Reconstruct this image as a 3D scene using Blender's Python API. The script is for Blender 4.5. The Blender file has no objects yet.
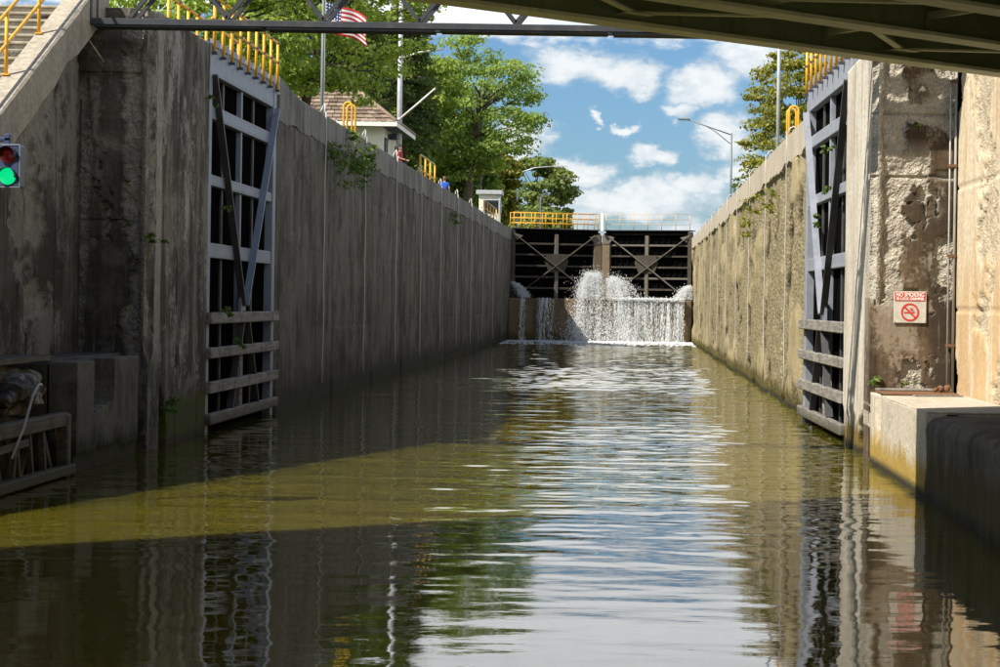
import bpy, bmesh, math, random
import numpy as np
from mathutils import Vector, Matrix, noise as mn
R = math.radians
random.seed(7); RNG = np.random.default_rng(7)
SC = bpy.context.scene
COL = SC.collection

# ------------------------------------------------------------------ camera
cam = bpy.data.cameras.new("camera"); camo = bpy.data.objects.new("camera", cam); COL.objects.link(camo)
camo.location = (0, 0, 2.94)
camo.rotation_euler = (R(90), R(-0.85), 0)
cam.sensor_width = 36; cam.lens = 70.2
cam.shift_x = -0.131; cam.shift_y = -0.0305
cam.clip_start = 0.5; cam.clip_end = 6000
SC.camera = camo
SC.view_settings.view_transform = 'Standard'; SC.view_settings.look = 'None'
SC.view_settings.exposure = 0.75; SC.view_settings.gamma = 1

# ------------------------------------------------------------------ node helper
class NT:
    def __init__(s, tree): s.t = tree; s.n = tree.nodes; s.l = tree.links
    def new(s, typ, **kw):
        nd = s.n.new(typ)
        for k, v in kw.items(): setattr(nd, k, v)
        return nd
    def put(s, sock, v):
        if isinstance(v, bpy.types.NodeSocket): s.l.new(v, sock)
        elif isinstance(v, (tuple, list)) and len(v) == 3 and sock.type == 'RGBA': sock.default_value = (*v, 1)
        else: sock.default_value = v
    def math(s, op, a, b=0.0, c=0.0, clamp=False):
        nd = s.new('ShaderNodeMath', operation=op, use_clamp=clamp)
        s.put(nd.inputs[0], a); s.put(nd.inputs[1], b); s.put(nd.inputs[2], c)
        return nd.outputs[0]
    def vmath(s, op, a, b=(0, 0, 0)):
        nd = s.new('ShaderNodeVectorMath', operation=op)
        s.put(nd.inputs[0], a); s.put(nd.inputs[1], b)
        return nd.outputs[0]
    def mix(s, f, a, b, blend='MIX'):
        nd = s.new('ShaderNodeMix', data_type='RGBA', blend_type=blend)
        s.put(nd.inputs[0], f); s.put(nd.inputs[6], a); s.put(nd.inputs[7], b)
        return nd.outputs[2]
    def noise(s, vec, scale=1.0, detail=4.0, rough=0.55):
        nd = s.new('ShaderNodeTexNoise')
        s.put(nd.inputs['Vector'], vec); s.put(nd.inputs['Scale'], scale)
        s.put(nd.inputs['Detail'], detail); s.put(nd.inputs['Roughness'], rough)
        return nd.outputs[0]
    def ramp(s, v, lo, hi, a=0.0, b=1.0):
        nd = s.new('ShaderNodeMapRange', interpolation_type='SMOOTHSTEP')
        s.put(nd.inputs[0], v); s.put(nd.inputs[1], lo); s.put(nd.inputs[2], hi); s.put(nd.inputs[3], a); s.put(nd.inputs[4], b)
        return nd.outputs[0]
    def sep(s, v):
        nd = s.new('ShaderNodeSeparateXYZ'); s.put(nd.inputs[0], v); return nd.outputs
    def comb(s, x, y, z):
        nd = s.new('ShaderNodeCombineXYZ')
        s.put(nd.inputs[0], x); s.put(nd.inputs[1], y); s.put(nd.inputs[2], z); return nd.outputs[0]
    def bump(s, h, strength=0.4, dist=0.02):
        nd = s.new('ShaderNodeBump'); s.put(nd.inputs['Height'], h)
        s.put(nd.inputs['Strength'], strength); s.put(nd.inputs['Distance'], dist); return nd.outputs[0]

def new_mat(name):
    m = bpy.data.materials.new(name); m.use_nodes = True
    t = NT(m.node_tree); b = m.node_tree.nodes['Principled BSDF']
    return m, t, b

# ------------------------------------------------------------------ sky and sun
SUN_EL, SUN_AZ = 48.0, 234.0           # the sun stands behind the camera on its left
w = bpy.data.worlds.new("World"); SC.world = w; w.use_nodes = True
t = NT(w.node_tree); bg = w.node_tree.nodes['Background']
sky = t.new('ShaderNodeTexSky', sky_type='NISHITA')
sky.sun_disc = False; sky.sun_elevation = R(SUN_EL); sky.sun_rotation = R(SUN_AZ)
sky.air_density = 1.0; sky.dust_density = 1.0; sky.ozone_density = 1.0
gen = t.new('ShaderNodeTexCoord').outputs['Generated']
d = t.sep(gen)
hor = t.math('SQRT', t.math('ADD', t.math('MULTIPLY', d[0], d[0]), t.math('MULTIPLY', d[1], d[1])))
el = t.math('DIVIDE', d[2], t.math('MAXIMUM', hor, 0.02))
az = t.math('ARCTAN2', d[0], d[1])
warp_v = t.comb(t.math('MULTIPLY', az, 1.0), 0.0, t.math('MULTIPLY', el, 1.6))
wx = t.math('SUBTRACT', t.noise(warp_v, 38, 5, 0.6), 0.5)
wy = t.math('SUBTRACT', t.noise(t.vmath('ADD', warp_v, (3.1, 7.7, 1.3)), 38, 5, 0.6), 0.5)
azw = t.math('ADD', az, t.math('MULTIPLY', wx, 0.050))
elw = t.math('ADD', el, t.math('MULTIPLY', wy, 0.030))
def blob(cx, cy, rx, ry):
    a = t.math('DIVIDE', t.math('SUBTRACT', azw, cx), rx); b = t.math('DIVIDE', t.math('SUBTRACT', elw, cy), ry)
    r2 = t.math('ADD', t.math('MULTIPLY', a, a), t.math('MULTIPLY', b, b))
    return t.math('POWER', 2.718, t.math('MULTIPLY', r2, -1.0))
field = None
for bl in [(-0.030, .122, .030, .011), (-0.008, .117, .022, .010), (.036, .112, .022, .012), (.060, .128, .022, .014),
           (.050, .086, .016, .013), (.022, .100, .010, .006), (.008, .074, .011, .006), (-.060, .084, .018, .012),
           (-.028, .066, .020, .009), (.030, .060, .022, .009), (.058, .066, .020, .010), (-.002, .052, .05, .010), (-.018, .094, .005, .003), (-.004, .090, .007, .003)]:
    b_ = blob(*bl); field = b_ if field is None else t.math('MAXIMUM', field, b_)
low = t.math('MULTIPLY', t.ramp(el, 0.088, 0.03, 0.0, 0.95), t.ramp(t.noise(warp_v, 22, 4, 0.55), .30, .62, .25, .85))
gn = t.noise(t.comb(az, 0.81, t.math('MULTIPLY', el, 2.2)), 7.5, 7, 0.6)
gencl = t.ramp(t.math('ADD', gn, t.ramp(el, 0.110, 0.170, -0.24, 0.13)), 0.36, 0.54)
gencl = t.math('MULTIPLY', gencl, t.ramp(el, .75, .30))
away = t.math('MULTIPLY', t.ramp(el, 1.2, .4), t.math('MULTIPLY', t.ramp(t.math('ABSOLUTE', az), 0.10, 0.16), t.ramp(gn, 0.50, 0.62)))
detail = t.math('MULTIPLY', t.math('SUBTRACT', t.noise(warp_v, 120, 5, 0.6), 0.5), 0.35)
field = t.math('MAXIMUM', t.math('ADD', field, detail), t.math('MAXIMUM', low, t.math('MAXIMUM', gencl, away)))
mask = t.ramp(field, 0.20, 0.72)
shade = t.ramp(t.math('ADD', field, t.math('MULTIPLY', t.math('SUBTRACT', t.noise(warp_v, 60, 5, 0.6), 0.5), 1.3)), 0.3, 1.1)
ccol = t.mix(shade, (7.2, 8.3, 9.2), (11.0, 11.3, 11.4))
ccol = t.mix(t.ramp(el, .122, .180), ccol, t.mix(shade, (13.0, 13.8, 14.6), (20.0, 20.3, 20.5)))  # higher clouds made brighter on purpose to whiten the water reflection
skyc = t.mix(1.0, sky.outputs[0], (0.74, 1.06, 1.40), 'MULTIPLY')
t.l.new(t.mix(t.math('MULTIPLY', mask, 0.92), skyc, ccol), bg.inputs['Color'])
bg.inputs['Strength'].default_value = 0.052
sl = bpy.data.lights.new("sun", 'SUN'); sl.energy = 4.8; sl.angle = R(0.5); sl.color = (1.0, 0.93, 0.82)
so = bpy.data.objects.new("sun", sl); COL.objects.link(so)
ca, sa = math.cos(R(SUN_EL)), math.sin(R(SUN_EL))
sdir = Vector((math.sin(R(SUN_AZ)) * ca, math.cos(R(SUN_AZ)) * ca, sa))
so.rotation_euler = (-sdir).to_track_quat('-Z', 'Y').to_euler()

# ------------------------------------------------------------------ numpy noise
def _hash(ix, iy, iz):
    h = (ix * 374761393 + iy * 668265263 + iz * 2147483647 + 12345) & 0xffffffff
    h = ((h ^ (h >> 13)) * 1274126177) & 0xffffffff
    h = h ^ (h >> 16)
    return (h & 0xffff) / 65535.0
def vnoise(x, y, z):
    x, y, z = np.broadcast_arrays(np.asarray(x, float), np.asarray(y, float), np.asarray(z, float))
    ix, iy, iz = np.floor(x).astype(np.int64), np.floor(y).astype(np.int64), np.floor(z).astype(np.int64)
    fx, fy, fz = x - ix, y - iy, z - iz
    fx, fy, fz = [f * f * (3 - 2 * f) for f in (fx, fy, fz)]
    r = 0
    for a in (0, 1):
        for b in (0, 1):
            for c in (0, 1):
                wgt = (fx if a else 1 - fx) * (fy if b else 1 - fy) * (fz if c else 1 - fz)
                r = r + wgt * _hash(ix + a, iy + b, iz + c)
    return r
def fbm(x, y, z, o=4):
    r = 0; a = 0.5; f = 1.0; tot = 0
    for k in range(o):
        r = r + a * vnoise(x * f + 17.3 * k, y * f + 5.1 * k, z * f + 9.7 * k); tot += a; a *= 0.5; f *= 2.03
    return r / tot
def sstep(v, lo, hi):
    q = np.clip((v - lo) / (hi - lo), 0, 1); return q * q * (3 - 2 * q)

# ------------------------------------------------------------------ object helpers
def tag(o, label=None, cat=None, group=None, kind=None):
    if label: o['label'] = label
    if cat: o['category'] = cat
    if group: o['group'] = group
    if kind: o['kind'] = kind
    return o
def empty(name, loc=(0, 0, 0), rz=0.0, label=None, cat=None, group=None):
    o = bpy.data.objects.new(name, None); COL.objects.link(o)
    o.location = loc; o.rotation_euler = (0, 0, rz); o.empty_display_size = 0.2
    return tag(o, label, cat, group)
def link(name, me, parent=None, loc=None):
    o = bpy.data.objects.new(name, me); COL.objects.link(o)
    if parent: o.parent = parent
    if loc: o.location = loc
    return o
def copy_tree(o, parent=None):
    c = o.copy(); COL.objects.link(c); c.parent = parent
    for ch in list(o.children): copy_tree(ch, c)
    return c

class MB:
    """collects shapes and links them as one mesh"""
    def __init__(s): s.v = []; s.f = []; s.sm = []
    def add(s, vs, fs, smooth=False):
        n = len(s.v); s.v += [tuple(p) for p in vs]
        s.f += [tuple(i + n for i in f) for f in fs]; s.sm += [smooth] * len(fs); return s
    def box(s, x0, x1, y0, y1, z0, z1, c=0.0):
        if x0 > x1: x0, x1 = x1, x0
        if y0 > y1: y0, y1 = y1, y0
        if z0 > z1: z0, z1 = z1, z0
        return s.obox(Matrix.Translation(((x0 + x1) / 2, (y0 + y1) / 2, (z0 + z1) / 2)), x1 - x0, y1 - y0, z1 - z0, c)
    def obox(s, M, sx, sy, sz, c=0.0):
        hx, hy, hz = sx / 2, sy / 2, sz / 2
        if c <= 0 or c * 2.2 > min(sx, sy, sz):
            vs = [M @ Vector((i * hx, j * hy, k * hz)) for k in (-1, 1) for j in (-1, 1) for i in (-1, 1)]
            return s.add(vs, [(0, 2, 3, 1), (4, 5, 7, 6), (0, 1, 5, 4), (2, 6, 7, 3), (0, 4, 6, 2), (1, 3, 7, 5)])
        bm = bmesh.new(); bmesh.ops.create_cube(bm, size=1.0)
        for v in bm.verts: v.co = Vector((v.co.x * sx, v.co.y * sy, v.co.z * sz))
        bmesh.ops.bevel(bm, geom=list(bm.edges), offset=c, segments=1, affect='EDGES')
        bm.verts.index_update()
        s.add([M @ v.co for v in bm.verts], [[v.index for v in f.verts] for f in bm.faces]); bm.free(); return s
    def beam(s, p0, p1, wdt, hgt, up=(0, 0, 1), c=0.0):
        p0, p1 = Vector(p0), Vector(p1); dvec = p1 - p0; L = dvec.length; y = dvec / L
        u = Vector(up)
        if abs(u.normalized().dot(y)) > 0.99: u = Vector((1, 0, 0))
        x = y.cross(u).normalized(); z = x.cross(y)
        M = Matrix((x, y, z)).transposed().to_4x4(); M.translation = (p0 + p1) / 2
        return s.obox(M, wdt, L, hgt, c)
    def tube(s, pts, rad, n=8, cap=True):
        pts = [Vector(p) for p in pts]
        if not isinstance(rad, (list, tuple)): rad = [rad] * len(pts)
        vs = []; fs = []
        prev = None
        for i, p in enumerate(pts):
            a = pts[max(i - 1, 0)]; b = pts[min(i + 1, len(pts) - 1)]
            dd = (b - a).normalized()
            if prev is None:
                x = dd.cross(Vector((0, 0, 1)) if abs(dd.z) < 0.9 else Vector((1, 0, 0))).normalized()
            else:
                x = (prev - dd * prev.dot(dd)).normalized()
            prev = x; y = dd.cross(x)
            for k in range(n):
                an = 2 * math.pi * k / n
                vs.append(p + (x * math.cos(an) + y * math.sin(an)) * rad[i])
        for i in range(len(pts) - 1):
            for k in range(n):
                fs.append((i * n + k, i * n + (k + 1) % n, (i + 1) * n + (k + 1) % n, (i + 1) * n + k))
        if cap:
            fs.append(tuple(range(n - 1, -1, -1))); fs.append(tuple(range((len(pts) - 1) * n, len(pts) * n)))
        return s.add(vs, fs, True)
    def prism(s, poly, off):
        """extrude a polygon (list of 3-D points) along off"""
        n = len(poly); off = Vector(off); poly = [Vector(p) for p in poly]
        vs = poly + [p + off for p in poly]
        return s.add(vs, [tuple(range(n - 1, -1, -1)), tuple(range(n, 2 * n))] + [(i, (i + 1) % n, n + (i + 1) % n, n + i) for i in range(n)])
    def lump(s, c, r, sub=2, amp=0.25, fr=1.3, seed=0):
        bm = bmesh.new(); bmesh.ops.create_icosphere(bm, subdivisions=sub, radius=1)
        for v in bm.verts:
            q = mn.fractal(v.co * fr + Vector((seed, seed * 1.7, 0)), 0.8, 2.0, 4)
            k = 1 + amp * q
            v.co = Vector((v.co.x * r[0] * k + c[0], v.co.y * r[1] * k + c[1], v.co.z * r[2] * k + c[2]))
        bm.verts.index_update()
        s.add([v.co.copy() for v in bm.verts], [[v.index for v in f.verts] for f in bm.faces], False); bm.free(); return s
    def build(s, name, mat, parent=None, kind=None):
        me = bpy.data.meshes.new(name); me.from_pydata(s.v, [], s.f)
        me.materials.append(mat)
        me.polygons.foreach_set('use_smooth', s.sm)
        bm = bmesh.new(); bm.from_mesh(me); bmesh.ops.recalc_face_normals(bm, faces=bm.faces); bm.to_mesh(me); bm.free()
        o = link(name, me, parent)
        if kind: o['kind'] = kind
        return o

def np_mesh(name, verts, faces, mat, parent=None, smooth=True, attrs=None):
    """verts (n,3) array, faces (m,k) array"""
    me = bpy.data.meshes.new(name)
    k = faces.shape[1]
    me.vertices.add(len(verts)); me.vertices.foreach_set('co', np.asarray(verts, np.float32).ravel())
    me.loops.add(faces.size); me.loops.foreach_set('vertex_index', faces.astype(np.int32).ravel())
    me.polygons.add(len(faces))
    me.polygons.foreach_set('loop_start', np.arange(0, faces.size, k, dtype=np.int32))
    me.polygons.foreach_set('use_smooth', np.full(len(faces), smooth))
    me.update(calc_edges=True); me.validate()
    for an, av in (attrs or {}).items():
        at = me.attributes.new(an, 'FLOAT', 'POINT'); at.data.foreach_set('value', np.asarray(av, np.float32))
    me.materials.append(mat)
    return link(name, me, parent)

def panel(name, o, u, v, wdt, hgt, step, fn, mat, parent=None, back=0.5, step_u=None):
    """a displaced concrete face: o origin, u / v unit directions, fn(x,y,z,uu,vv)->(depth inwards, spall 0..1); edges turn back by `back`"""
    o, u, v = np.array(o, float), np.array(u, float), np.array(v, float); nrm = np.cross(u, v)
    nu = max(3, int(round(wdt / (step_u or step)))); nv = max(3, int(round(hgt / step)))
    U, V = np.meshgrid(np.linspace(0, wdt, nu + 1), np.linspace(0, hgt, nv + 1))
    P = o + U[..., None] * u + V[..., None] * v
    res = fn(P[..., 0], P[..., 1], P[..., 2], U, V); dep, sp = res[0], res[1]
    dirt = res[2] if len(res) > 2 else np.zeros_like(sp)
    P = P - dep[..., None] * nrm
    # border ring going back
    Pp = np.pad(P, ((1, 1), (1, 1), (0, 0)), mode='edge')
    Up = np.pad(U, 1, mode='edge'); Vp = np.pad(V, 1, mode='edge')
    base = o + Up[..., None] * u + Vp[..., None] * v - back * nrm
    ring = np.ones(Up.shape, bool); ring[1:-1, 1:-1] = False
    Pp[ring] = base[ring]
    spp = np.pad(sp, 1, mode='edge')
    H, W_ = Up.shape
    idx = np.arange(H * W_).reshape(H, W_)
    F = np.stack([idx[:-1, :-1], idx[:-1, 1:], idx[1:, 1:], idx[1:, :-1]], -1).reshape(-1, 4)
    ob = np_mesh(name, Pp.reshape(-1, 3), F, mat, parent, True, {'spall': spp.ravel(), 'dirt': np.pad(dirt, 1, mode='edge').ravel()})
    return ob

# ------------------------------------------------------------------ materials
def concrete(name, base, dark, stain=0.6, streak=0.4, light=(.42, .40, .35), spall=(.40, .37, .30), water=0.5, rust=0.0, rustz=None, rough_bump=0.5, stain_lo=0.46, stain_hi=0.62, agg=20.0, agk=0.6, blotch=None, algae=(.085, .070, .020), spec=0.25):
    m, t, b = new_mat(name)
    pos = t.new('ShaderNodeNewGeometry').outputs['Position']
    x, y, z = t.sep(pos)
    n_big = t.noise(pos, 0.55, 6, 0.6)
    stre = t.noise(t.vmath('MULTIPLY', pos, (2.6, 2.6, 0.16)), 1.0, 5, 0.6)
    fine = t.noise(t.vmath('MULTIPLY', pos, (8.0, 8.0, 0.45)), 1.0, 4, 0.65)
    grain = t.noise(pos, 11.0, 6, 0.65)
    vor = t.new('ShaderNodeTexVoronoi'); t.put(vor.inputs['Vector'], pos); vor.inputs['Scale'].default_value = agg
    col = t.mix(t.ramp(grain, 0.3, 0.7), tuple(c * 0.78 for c in base), tuple(min(1, c * 1.2) for c in base))
    st = t.ramp(t.math('ADD', t.math('MULTIPLY', n_big, 0.5), t.math('MULTIPLY', stre, 0.5)), stain_lo, stain_hi)
    col = t.mix(t.math('MULTIPLY', st, stain), col, dark)
    patchy = t.ramp(t.noise(t.vmath('MULTIPLY', pos, (1, 1, 1.4)), 0.42, 4, 0.6), 0.38, 0.62, 0.15, 1.25)
    col = t.mix(t.math('MULTIPLY', t.ramp(t.noise(pos, 1.15, 6, .68), .54, .66), streak * .7), col, tuple(k_ * .75 for k_ in light))
    if blotch:
        bl_ = t.ramp(t.math('ADD', t.noise(t.vmath('MULTIPLY', pos, (1, 1, .55)), 0.9, 7, .7), t.math('MULTIPLY', t.math('SUBTRACT', grain, .5), .25)), .50, .58)
        col = t.mix(t.math('MULTIPLY', bl_, blotch), col, light)
        bl_ = t.ramp(t.noise(t.vmath('MULTIPLY', t.vmath('ADD', pos, (7, 3, 5)), (1, 1, .4)), 1.1, 6, .7), .52, .60)
        col = t.mix(t.math('MULTIPLY', bl_, blotch), col, dark)
    streak_ = t.math('MULTIPLY', patchy, streak)
    col = t.mix(t.math('MULTIPLY', t.ramp(fine, 0.56, 0.74), streak_), col, light)
    col = t.mix(t.math('MULTIPLY', t.ramp(t.noise(t.vmath('MULTIPLY', pos, (5.0, 5.0, 0.2)), 1.0, 4, 0.6), 0.56, 0.72), t.math('MULTIPLY', streak_, 0.9)), col, tuple(c * 0.7 for c in dark))
    if rust:
        rz = t.ramp(t.math('ADD', t.noise(t.vmath('MULTIPLY', pos, (1.6, 1.6, 0.35)), 1.0, 5, 0.6), t.ramp(z, 4.6, 2.4, -.04, .16)), 0.46, 0.66)
        col = t.mix(t.math('MULTIPLY', rz, rust), col, (.44, .245, .07))
    at = t.new('ShaderNodeAttribute', attribute_name='spall').outputs['Fac']
    agc = t.mix(t.math('MULTIPLY', t.ramp(t.math('ADD', vor.outputs['Distance'], t.math('MULTIPLY', grain, .5)), 0.35, 0.95), agk), tuple(min(1, c * 1.1) for c in spall), tuple(c * 0.42 for c in spall))
    agc = t.mix(t.ramp(t.noise(pos, 3.0, 5, 0.6), 0.4, 0.65), agc, tuple(c * 0.6 for c in spall))
    col = t.mix(at, col, agc)
    dt = t.new('ShaderNodeAttribute', attribute_name='dirt').outputs['Fac']
    col = t.mix(dt, col, (.016, .014, .010))
    if water:
        wz = t.math('ADD', z, t.math('MULTIPLY', t.math('SUBTRACT', t.noise(t.vmath('MULTIPLY', pos, (1.5, 1.5, .6)), 1.5, 5, 0.6), 0.5), 1.0))
        col = t.mix(t.ramp(wz, water + 0.25, water - 0.15), col, algae)
        col = t.mix(t.ramp(z, 0.22, 0.04), col, (.03, .028, .014))
    t.l.new(col, b.inputs['Base Color'])
    b.inputs['Roughness'].default_value = 0.9; b.inputs['Specular IOR Level'].default_value = 0.25
    hh = t.math('ADD', t.math('MULTIPLY', grain, 0.8), t.math('MULTIPLY', t.math('MULTIPLY', vor.outputs['Distance'], at), 1.6))
    t.l.new(t.bump(hh, rough_bump, 0.03), b.inputs['Normal'])
    return m
def paint(name, col, rough=0.45, wear=0.25, wearcol=(.09, .055, .03), metal=0.0, scale=3.0, spec=.4):
    m, t, b = new_mat(name)
    pos = t.new('ShaderNodeNewGeometry').outputs['Position']
    n = t.noise(pos, scale, 6, 0.65); s = t.noise(t.vmath('MULTIPLY', pos, (9, 9, 0.8)), 1.0, 4, 0.6)
    c = t.mix(t.ramp(n, 0.3, 0.7), tuple(k * 0.82 for k in col), tuple(min(1, k * 1.1) for k in col))
    c = t.mix(t.math('MULTIPLY', t.ramp(t.math('ADD', t.math('MULTIPLY', n, .6), t.math('MULTIPLY', s, .4)), 0.52, 0.66), wear), c, wearcol)
    t.l.new(c, b.inputs['Base Color']); b.inputs['Roughness'].default_value = rough; b.inputs['Metallic'].default_value = metal; b.inputs['Specular IOR Level'].default_value = spec
    t.l.new(t.bump(t.noise(pos, 25, 3, .6), 0.15, 0.01), b.inputs['Normal'])
    return m
def timber(name, a, bcol):
    m, t, b = new_mat(name)
    pos = t.new('ShaderNodeNewGeometry').outputs['Position']
    n = t.noise(t.vmath('MULTIPLY', pos, (14, 1.2, 14)), 1.0, 5, 0.6); n2 = t.noise(pos, 2.0, 4, 0.6)
    c = t.mix(t.ramp(n, 0.35, 0.65), a, bcol); c = t.mix(t.math('MULTIPLY', t.ramp(n2, .5, .68), .6), c, tuple(k * .4 for k in bcol))
    z = t.sep(pos)[2]
    c = t.mix(t.ramp(t.math('ADD', z, t.math('MULTIPLY', n2, .5)), 0.75, 0.35), c, (.05, .045, .018))
    t.l.new(c, b.inputs['Base Color']); b.inputs['Roughness'].default_value = 0.85
    t.l.new(t.bump(n, 0.5, 0.015), b.inputs['Normal'])
    return m
def leafmat(name, cols, trans=0.35):
    m, t, b = new_mat(name)
    ri = t.new('ShaderNodeNewGeometry').outputs['Random Per Island']
    pos = t.new('ShaderNodeNewGeometry').outputs['Position']
    k = t.math('ADD', t.math('MULTIPLY', ri, 0.6), t.math('MULTIPLY', t.noise(pos, 0.6, 3, .5), 0.4))
    c = t.mix(t.ramp(k, 0.2, 0.5), cols[0], cols[1]); c = t.mix(t.ramp(k, 0.5, 0.8), c, cols[2])
    t.l.new(c, b.inputs['Base Color']); b.inputs['Roughness'].default_value = 0.6; b.inputs['Specular IOR Level'].default_value = 0.25
    tr = t.new('ShaderNodeBsdfTranslucent'); t.l.new(t.mix(1.0, c, (1.3, 1.25, 0.5), 'MULTIPLY'), tr.inputs[0])
    ms = t.new('ShaderNodeMixShader'); ms.inputs[0].default_value = trans
    t.l.new(b.outputs[0], ms.inputs[1]); t.l.new(tr.outputs[0], ms.inputs[2])
    t.l.new(ms.outputs[0], m.node_tree.nodes['Material Output'].inputs[0])
    return m
def plain(name, col, rough=0.6, metal=0.0, emit=None):
    m, t, b = new_mat(name)
    pos = t.new('ShaderNodeNewGeometry').outputs['Position']
    t.l.new(t.mix(t.ramp(t.noise(pos, 9, 4, .6), .3, .7), tuple(k * .88 for k in col), tuple(min(1, k * 1.08) for k in col)), b.inputs['Base Color'])
    b.inputs['Roughness'].default_value = rough; b.inputs['Metallic'].default_value = metal
    if emit:
        b.inputs['Emission Color'].default_value = (*emit[0], 1); b.inputs['Emission Strength'].default_value = emit[1]
    return m

M = {}
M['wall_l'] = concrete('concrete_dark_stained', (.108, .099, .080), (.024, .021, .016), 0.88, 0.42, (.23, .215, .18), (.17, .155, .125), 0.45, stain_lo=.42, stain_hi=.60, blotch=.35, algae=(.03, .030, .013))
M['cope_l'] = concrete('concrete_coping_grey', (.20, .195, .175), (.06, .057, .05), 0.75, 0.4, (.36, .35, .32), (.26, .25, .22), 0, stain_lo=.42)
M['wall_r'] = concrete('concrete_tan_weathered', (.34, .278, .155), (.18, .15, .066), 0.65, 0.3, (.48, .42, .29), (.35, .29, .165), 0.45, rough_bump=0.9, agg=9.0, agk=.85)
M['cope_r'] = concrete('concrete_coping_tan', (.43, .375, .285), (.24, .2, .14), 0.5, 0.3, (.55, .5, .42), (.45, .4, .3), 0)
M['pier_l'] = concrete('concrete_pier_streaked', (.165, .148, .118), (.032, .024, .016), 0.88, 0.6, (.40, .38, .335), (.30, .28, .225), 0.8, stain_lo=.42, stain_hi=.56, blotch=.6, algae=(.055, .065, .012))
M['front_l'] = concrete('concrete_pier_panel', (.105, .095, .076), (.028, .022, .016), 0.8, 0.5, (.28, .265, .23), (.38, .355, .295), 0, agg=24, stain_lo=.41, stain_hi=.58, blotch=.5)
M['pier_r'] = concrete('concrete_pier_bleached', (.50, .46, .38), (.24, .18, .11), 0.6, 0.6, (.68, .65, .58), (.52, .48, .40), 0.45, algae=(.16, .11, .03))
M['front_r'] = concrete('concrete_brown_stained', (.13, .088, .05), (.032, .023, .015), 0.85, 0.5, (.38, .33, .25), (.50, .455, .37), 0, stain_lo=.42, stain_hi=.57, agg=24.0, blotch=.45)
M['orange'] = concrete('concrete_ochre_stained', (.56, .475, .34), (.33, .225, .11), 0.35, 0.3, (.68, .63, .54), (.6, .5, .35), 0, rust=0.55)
M['ledge'] = concrete('concrete_ledge_pale', (.46, .41, .325), (.30, .235, .14), 0.4, 0.25, (.58, .54, .47), (.5, .45, .36), 0.45, algae=(.33, .225, .055))
M['old'] = concrete('concrete_old_dark', (.10, .09, .068), (.032, .027, .02), 0.75, 0.4, (.2, .18, .15), (.2, .18, .14), 0.7, algae=(.06, .05, .016))
M['block_l'] = concrete('concrete_block_grey', (.105, .10, .082), (.03, .028, .022), 0.75, 0.5, (.25, .24, .2), (.2, .185, .15), 0.45, algae=(.03, .032, .012))
M['stair'] = concrete('concrete_stair', (.36, .32, .25), (.17, .15, .12), 0.55, 0.3, (.50, .46, .38), (.42, .38, .31), 0)
M['gate'] = paint('steel_blue_grey', (.195, .228, .29), 0.5, 0.5, (.13, .09, .06))
M['gate_r'] = paint('steel_grey_sunlit_tone', (.25, .27, .31), 0.5, 0.45, (.17, .115, .075))  # same gate steel, colour made lighter to stand in for sun
M['black'] = paint('steel_black', (.004, .004, .004), 0.85, 0.3, (.011, .009, .007), spec=.0)
M['dark'] = paint('steel_dark', (.050, .050, .052), 0.6, 0.45, (.10, .075, .055))
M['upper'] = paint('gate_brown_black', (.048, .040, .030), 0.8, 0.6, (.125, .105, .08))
M['upper_lit'] = paint('gate_worn_steel_lit', (.125, .11, .088), 0.7, 0.5, (.07, .058, .045))  # lighter copy of the gate steel with sunlight put into its colour
M['upper_post'] = timber('mitre_post_timber', (.17, .125, .075), (.11, .08, .05))
M['yellow'] = paint('paint_yellow', (.78, .40, .025), 0.45, 0.22, (.35, .14, .03))
M['palerail'] = paint('paint_pale_rail', (.55, .42, .22), 0.5, 0.3, (.4, .25, .1))
M['fitting'] = plain('fitting_dark', (.045, .045, .075), .5)
M['timber'] = timber('fender_timber', (.265, .245, .21), (.15, .135, .115))
M['timber_d'] = timber('wet_timber', (.12, .10, .075), (.06, .05, .038))
M['galv'] = paint('galvanised', (.50, .52, .53), 0.45, 0.15, (.3, .3, .3), 0.3)
M['conduit'] = paint('conduit_grey', (.30, .29, .26), .5, .4)
M['poledark'] = paint('pole_grey_green', (.16, .19, .19), 0.5, 0.1)
M['bridge'] = paint('bridge_paint_lit_tone', (.79, .80, .60), 0.6, 0.3, (.28, .22, .12), scale=1.2)  # flange and brace colour raised to carry light bounced off the water
M['bridge_web'] = paint('bridge_paint_shaded_green', (.28, .34, .20), 0.7, 0.4, (.07, .06, .035), scale=1.2)  # same steel on the webs, darkened so the colour holds their shade
M['deck'] = concrete('deck_concrete', (.2, .19, .17), (.1, .09, .08), 0.4, 0.2, water=0)
M['truss'] = paint('truss_weathered', (.036, .040, .046), 0.7, 0.45, (.12, .08, .06), scale=4)
M['rope'] = plain('rope_pale', (.42, .41, .38), .8)
M['white'] = plain('white_paint', (.78, .76, .70), .6)
M['cream'] = plain('cream_wall', (.72, .69, .58), .8)
M['tile'] = None
M['glass'] = plain('dark_glass', (.02, .025, .03), .08)
M['navy'] = plain('navy_paint', (.03, .045, .09), .5)
M['rust'] = paint('rust', (.17, .085, .04), .9, .4, (.07, .04, .025))
M['bark'] = timber('bark', (.13, .10, .07), (.06, .045, .03))
M['leaf_a'] = leafmat('leaf_yellow_green', [(.16, .25, .05), (.27, .37, .08), (.41, .48, .13)], .52)
M['leaf_b'] = leafmat('leaf_green', [(.145, .24, .065), (.25, .36, .09), (.38, .46, .14)], .52)
M['leaf_c'] = leafmat('leaf_dark', [(.06, .10, .032), (.10, .15, .042), (.16, .21, .06)], .4)
M['leaf_d'] = leafmat('leaf_olive', [(.11, .13, .02), (.22, .23, .035), (.36, .32, .07)], .45)
M['leaf_e'] = leafmat('leaf_willow', [(.10, .15, .04), (.18, .24, .07), (.27, .31, .10)], .45)
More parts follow.
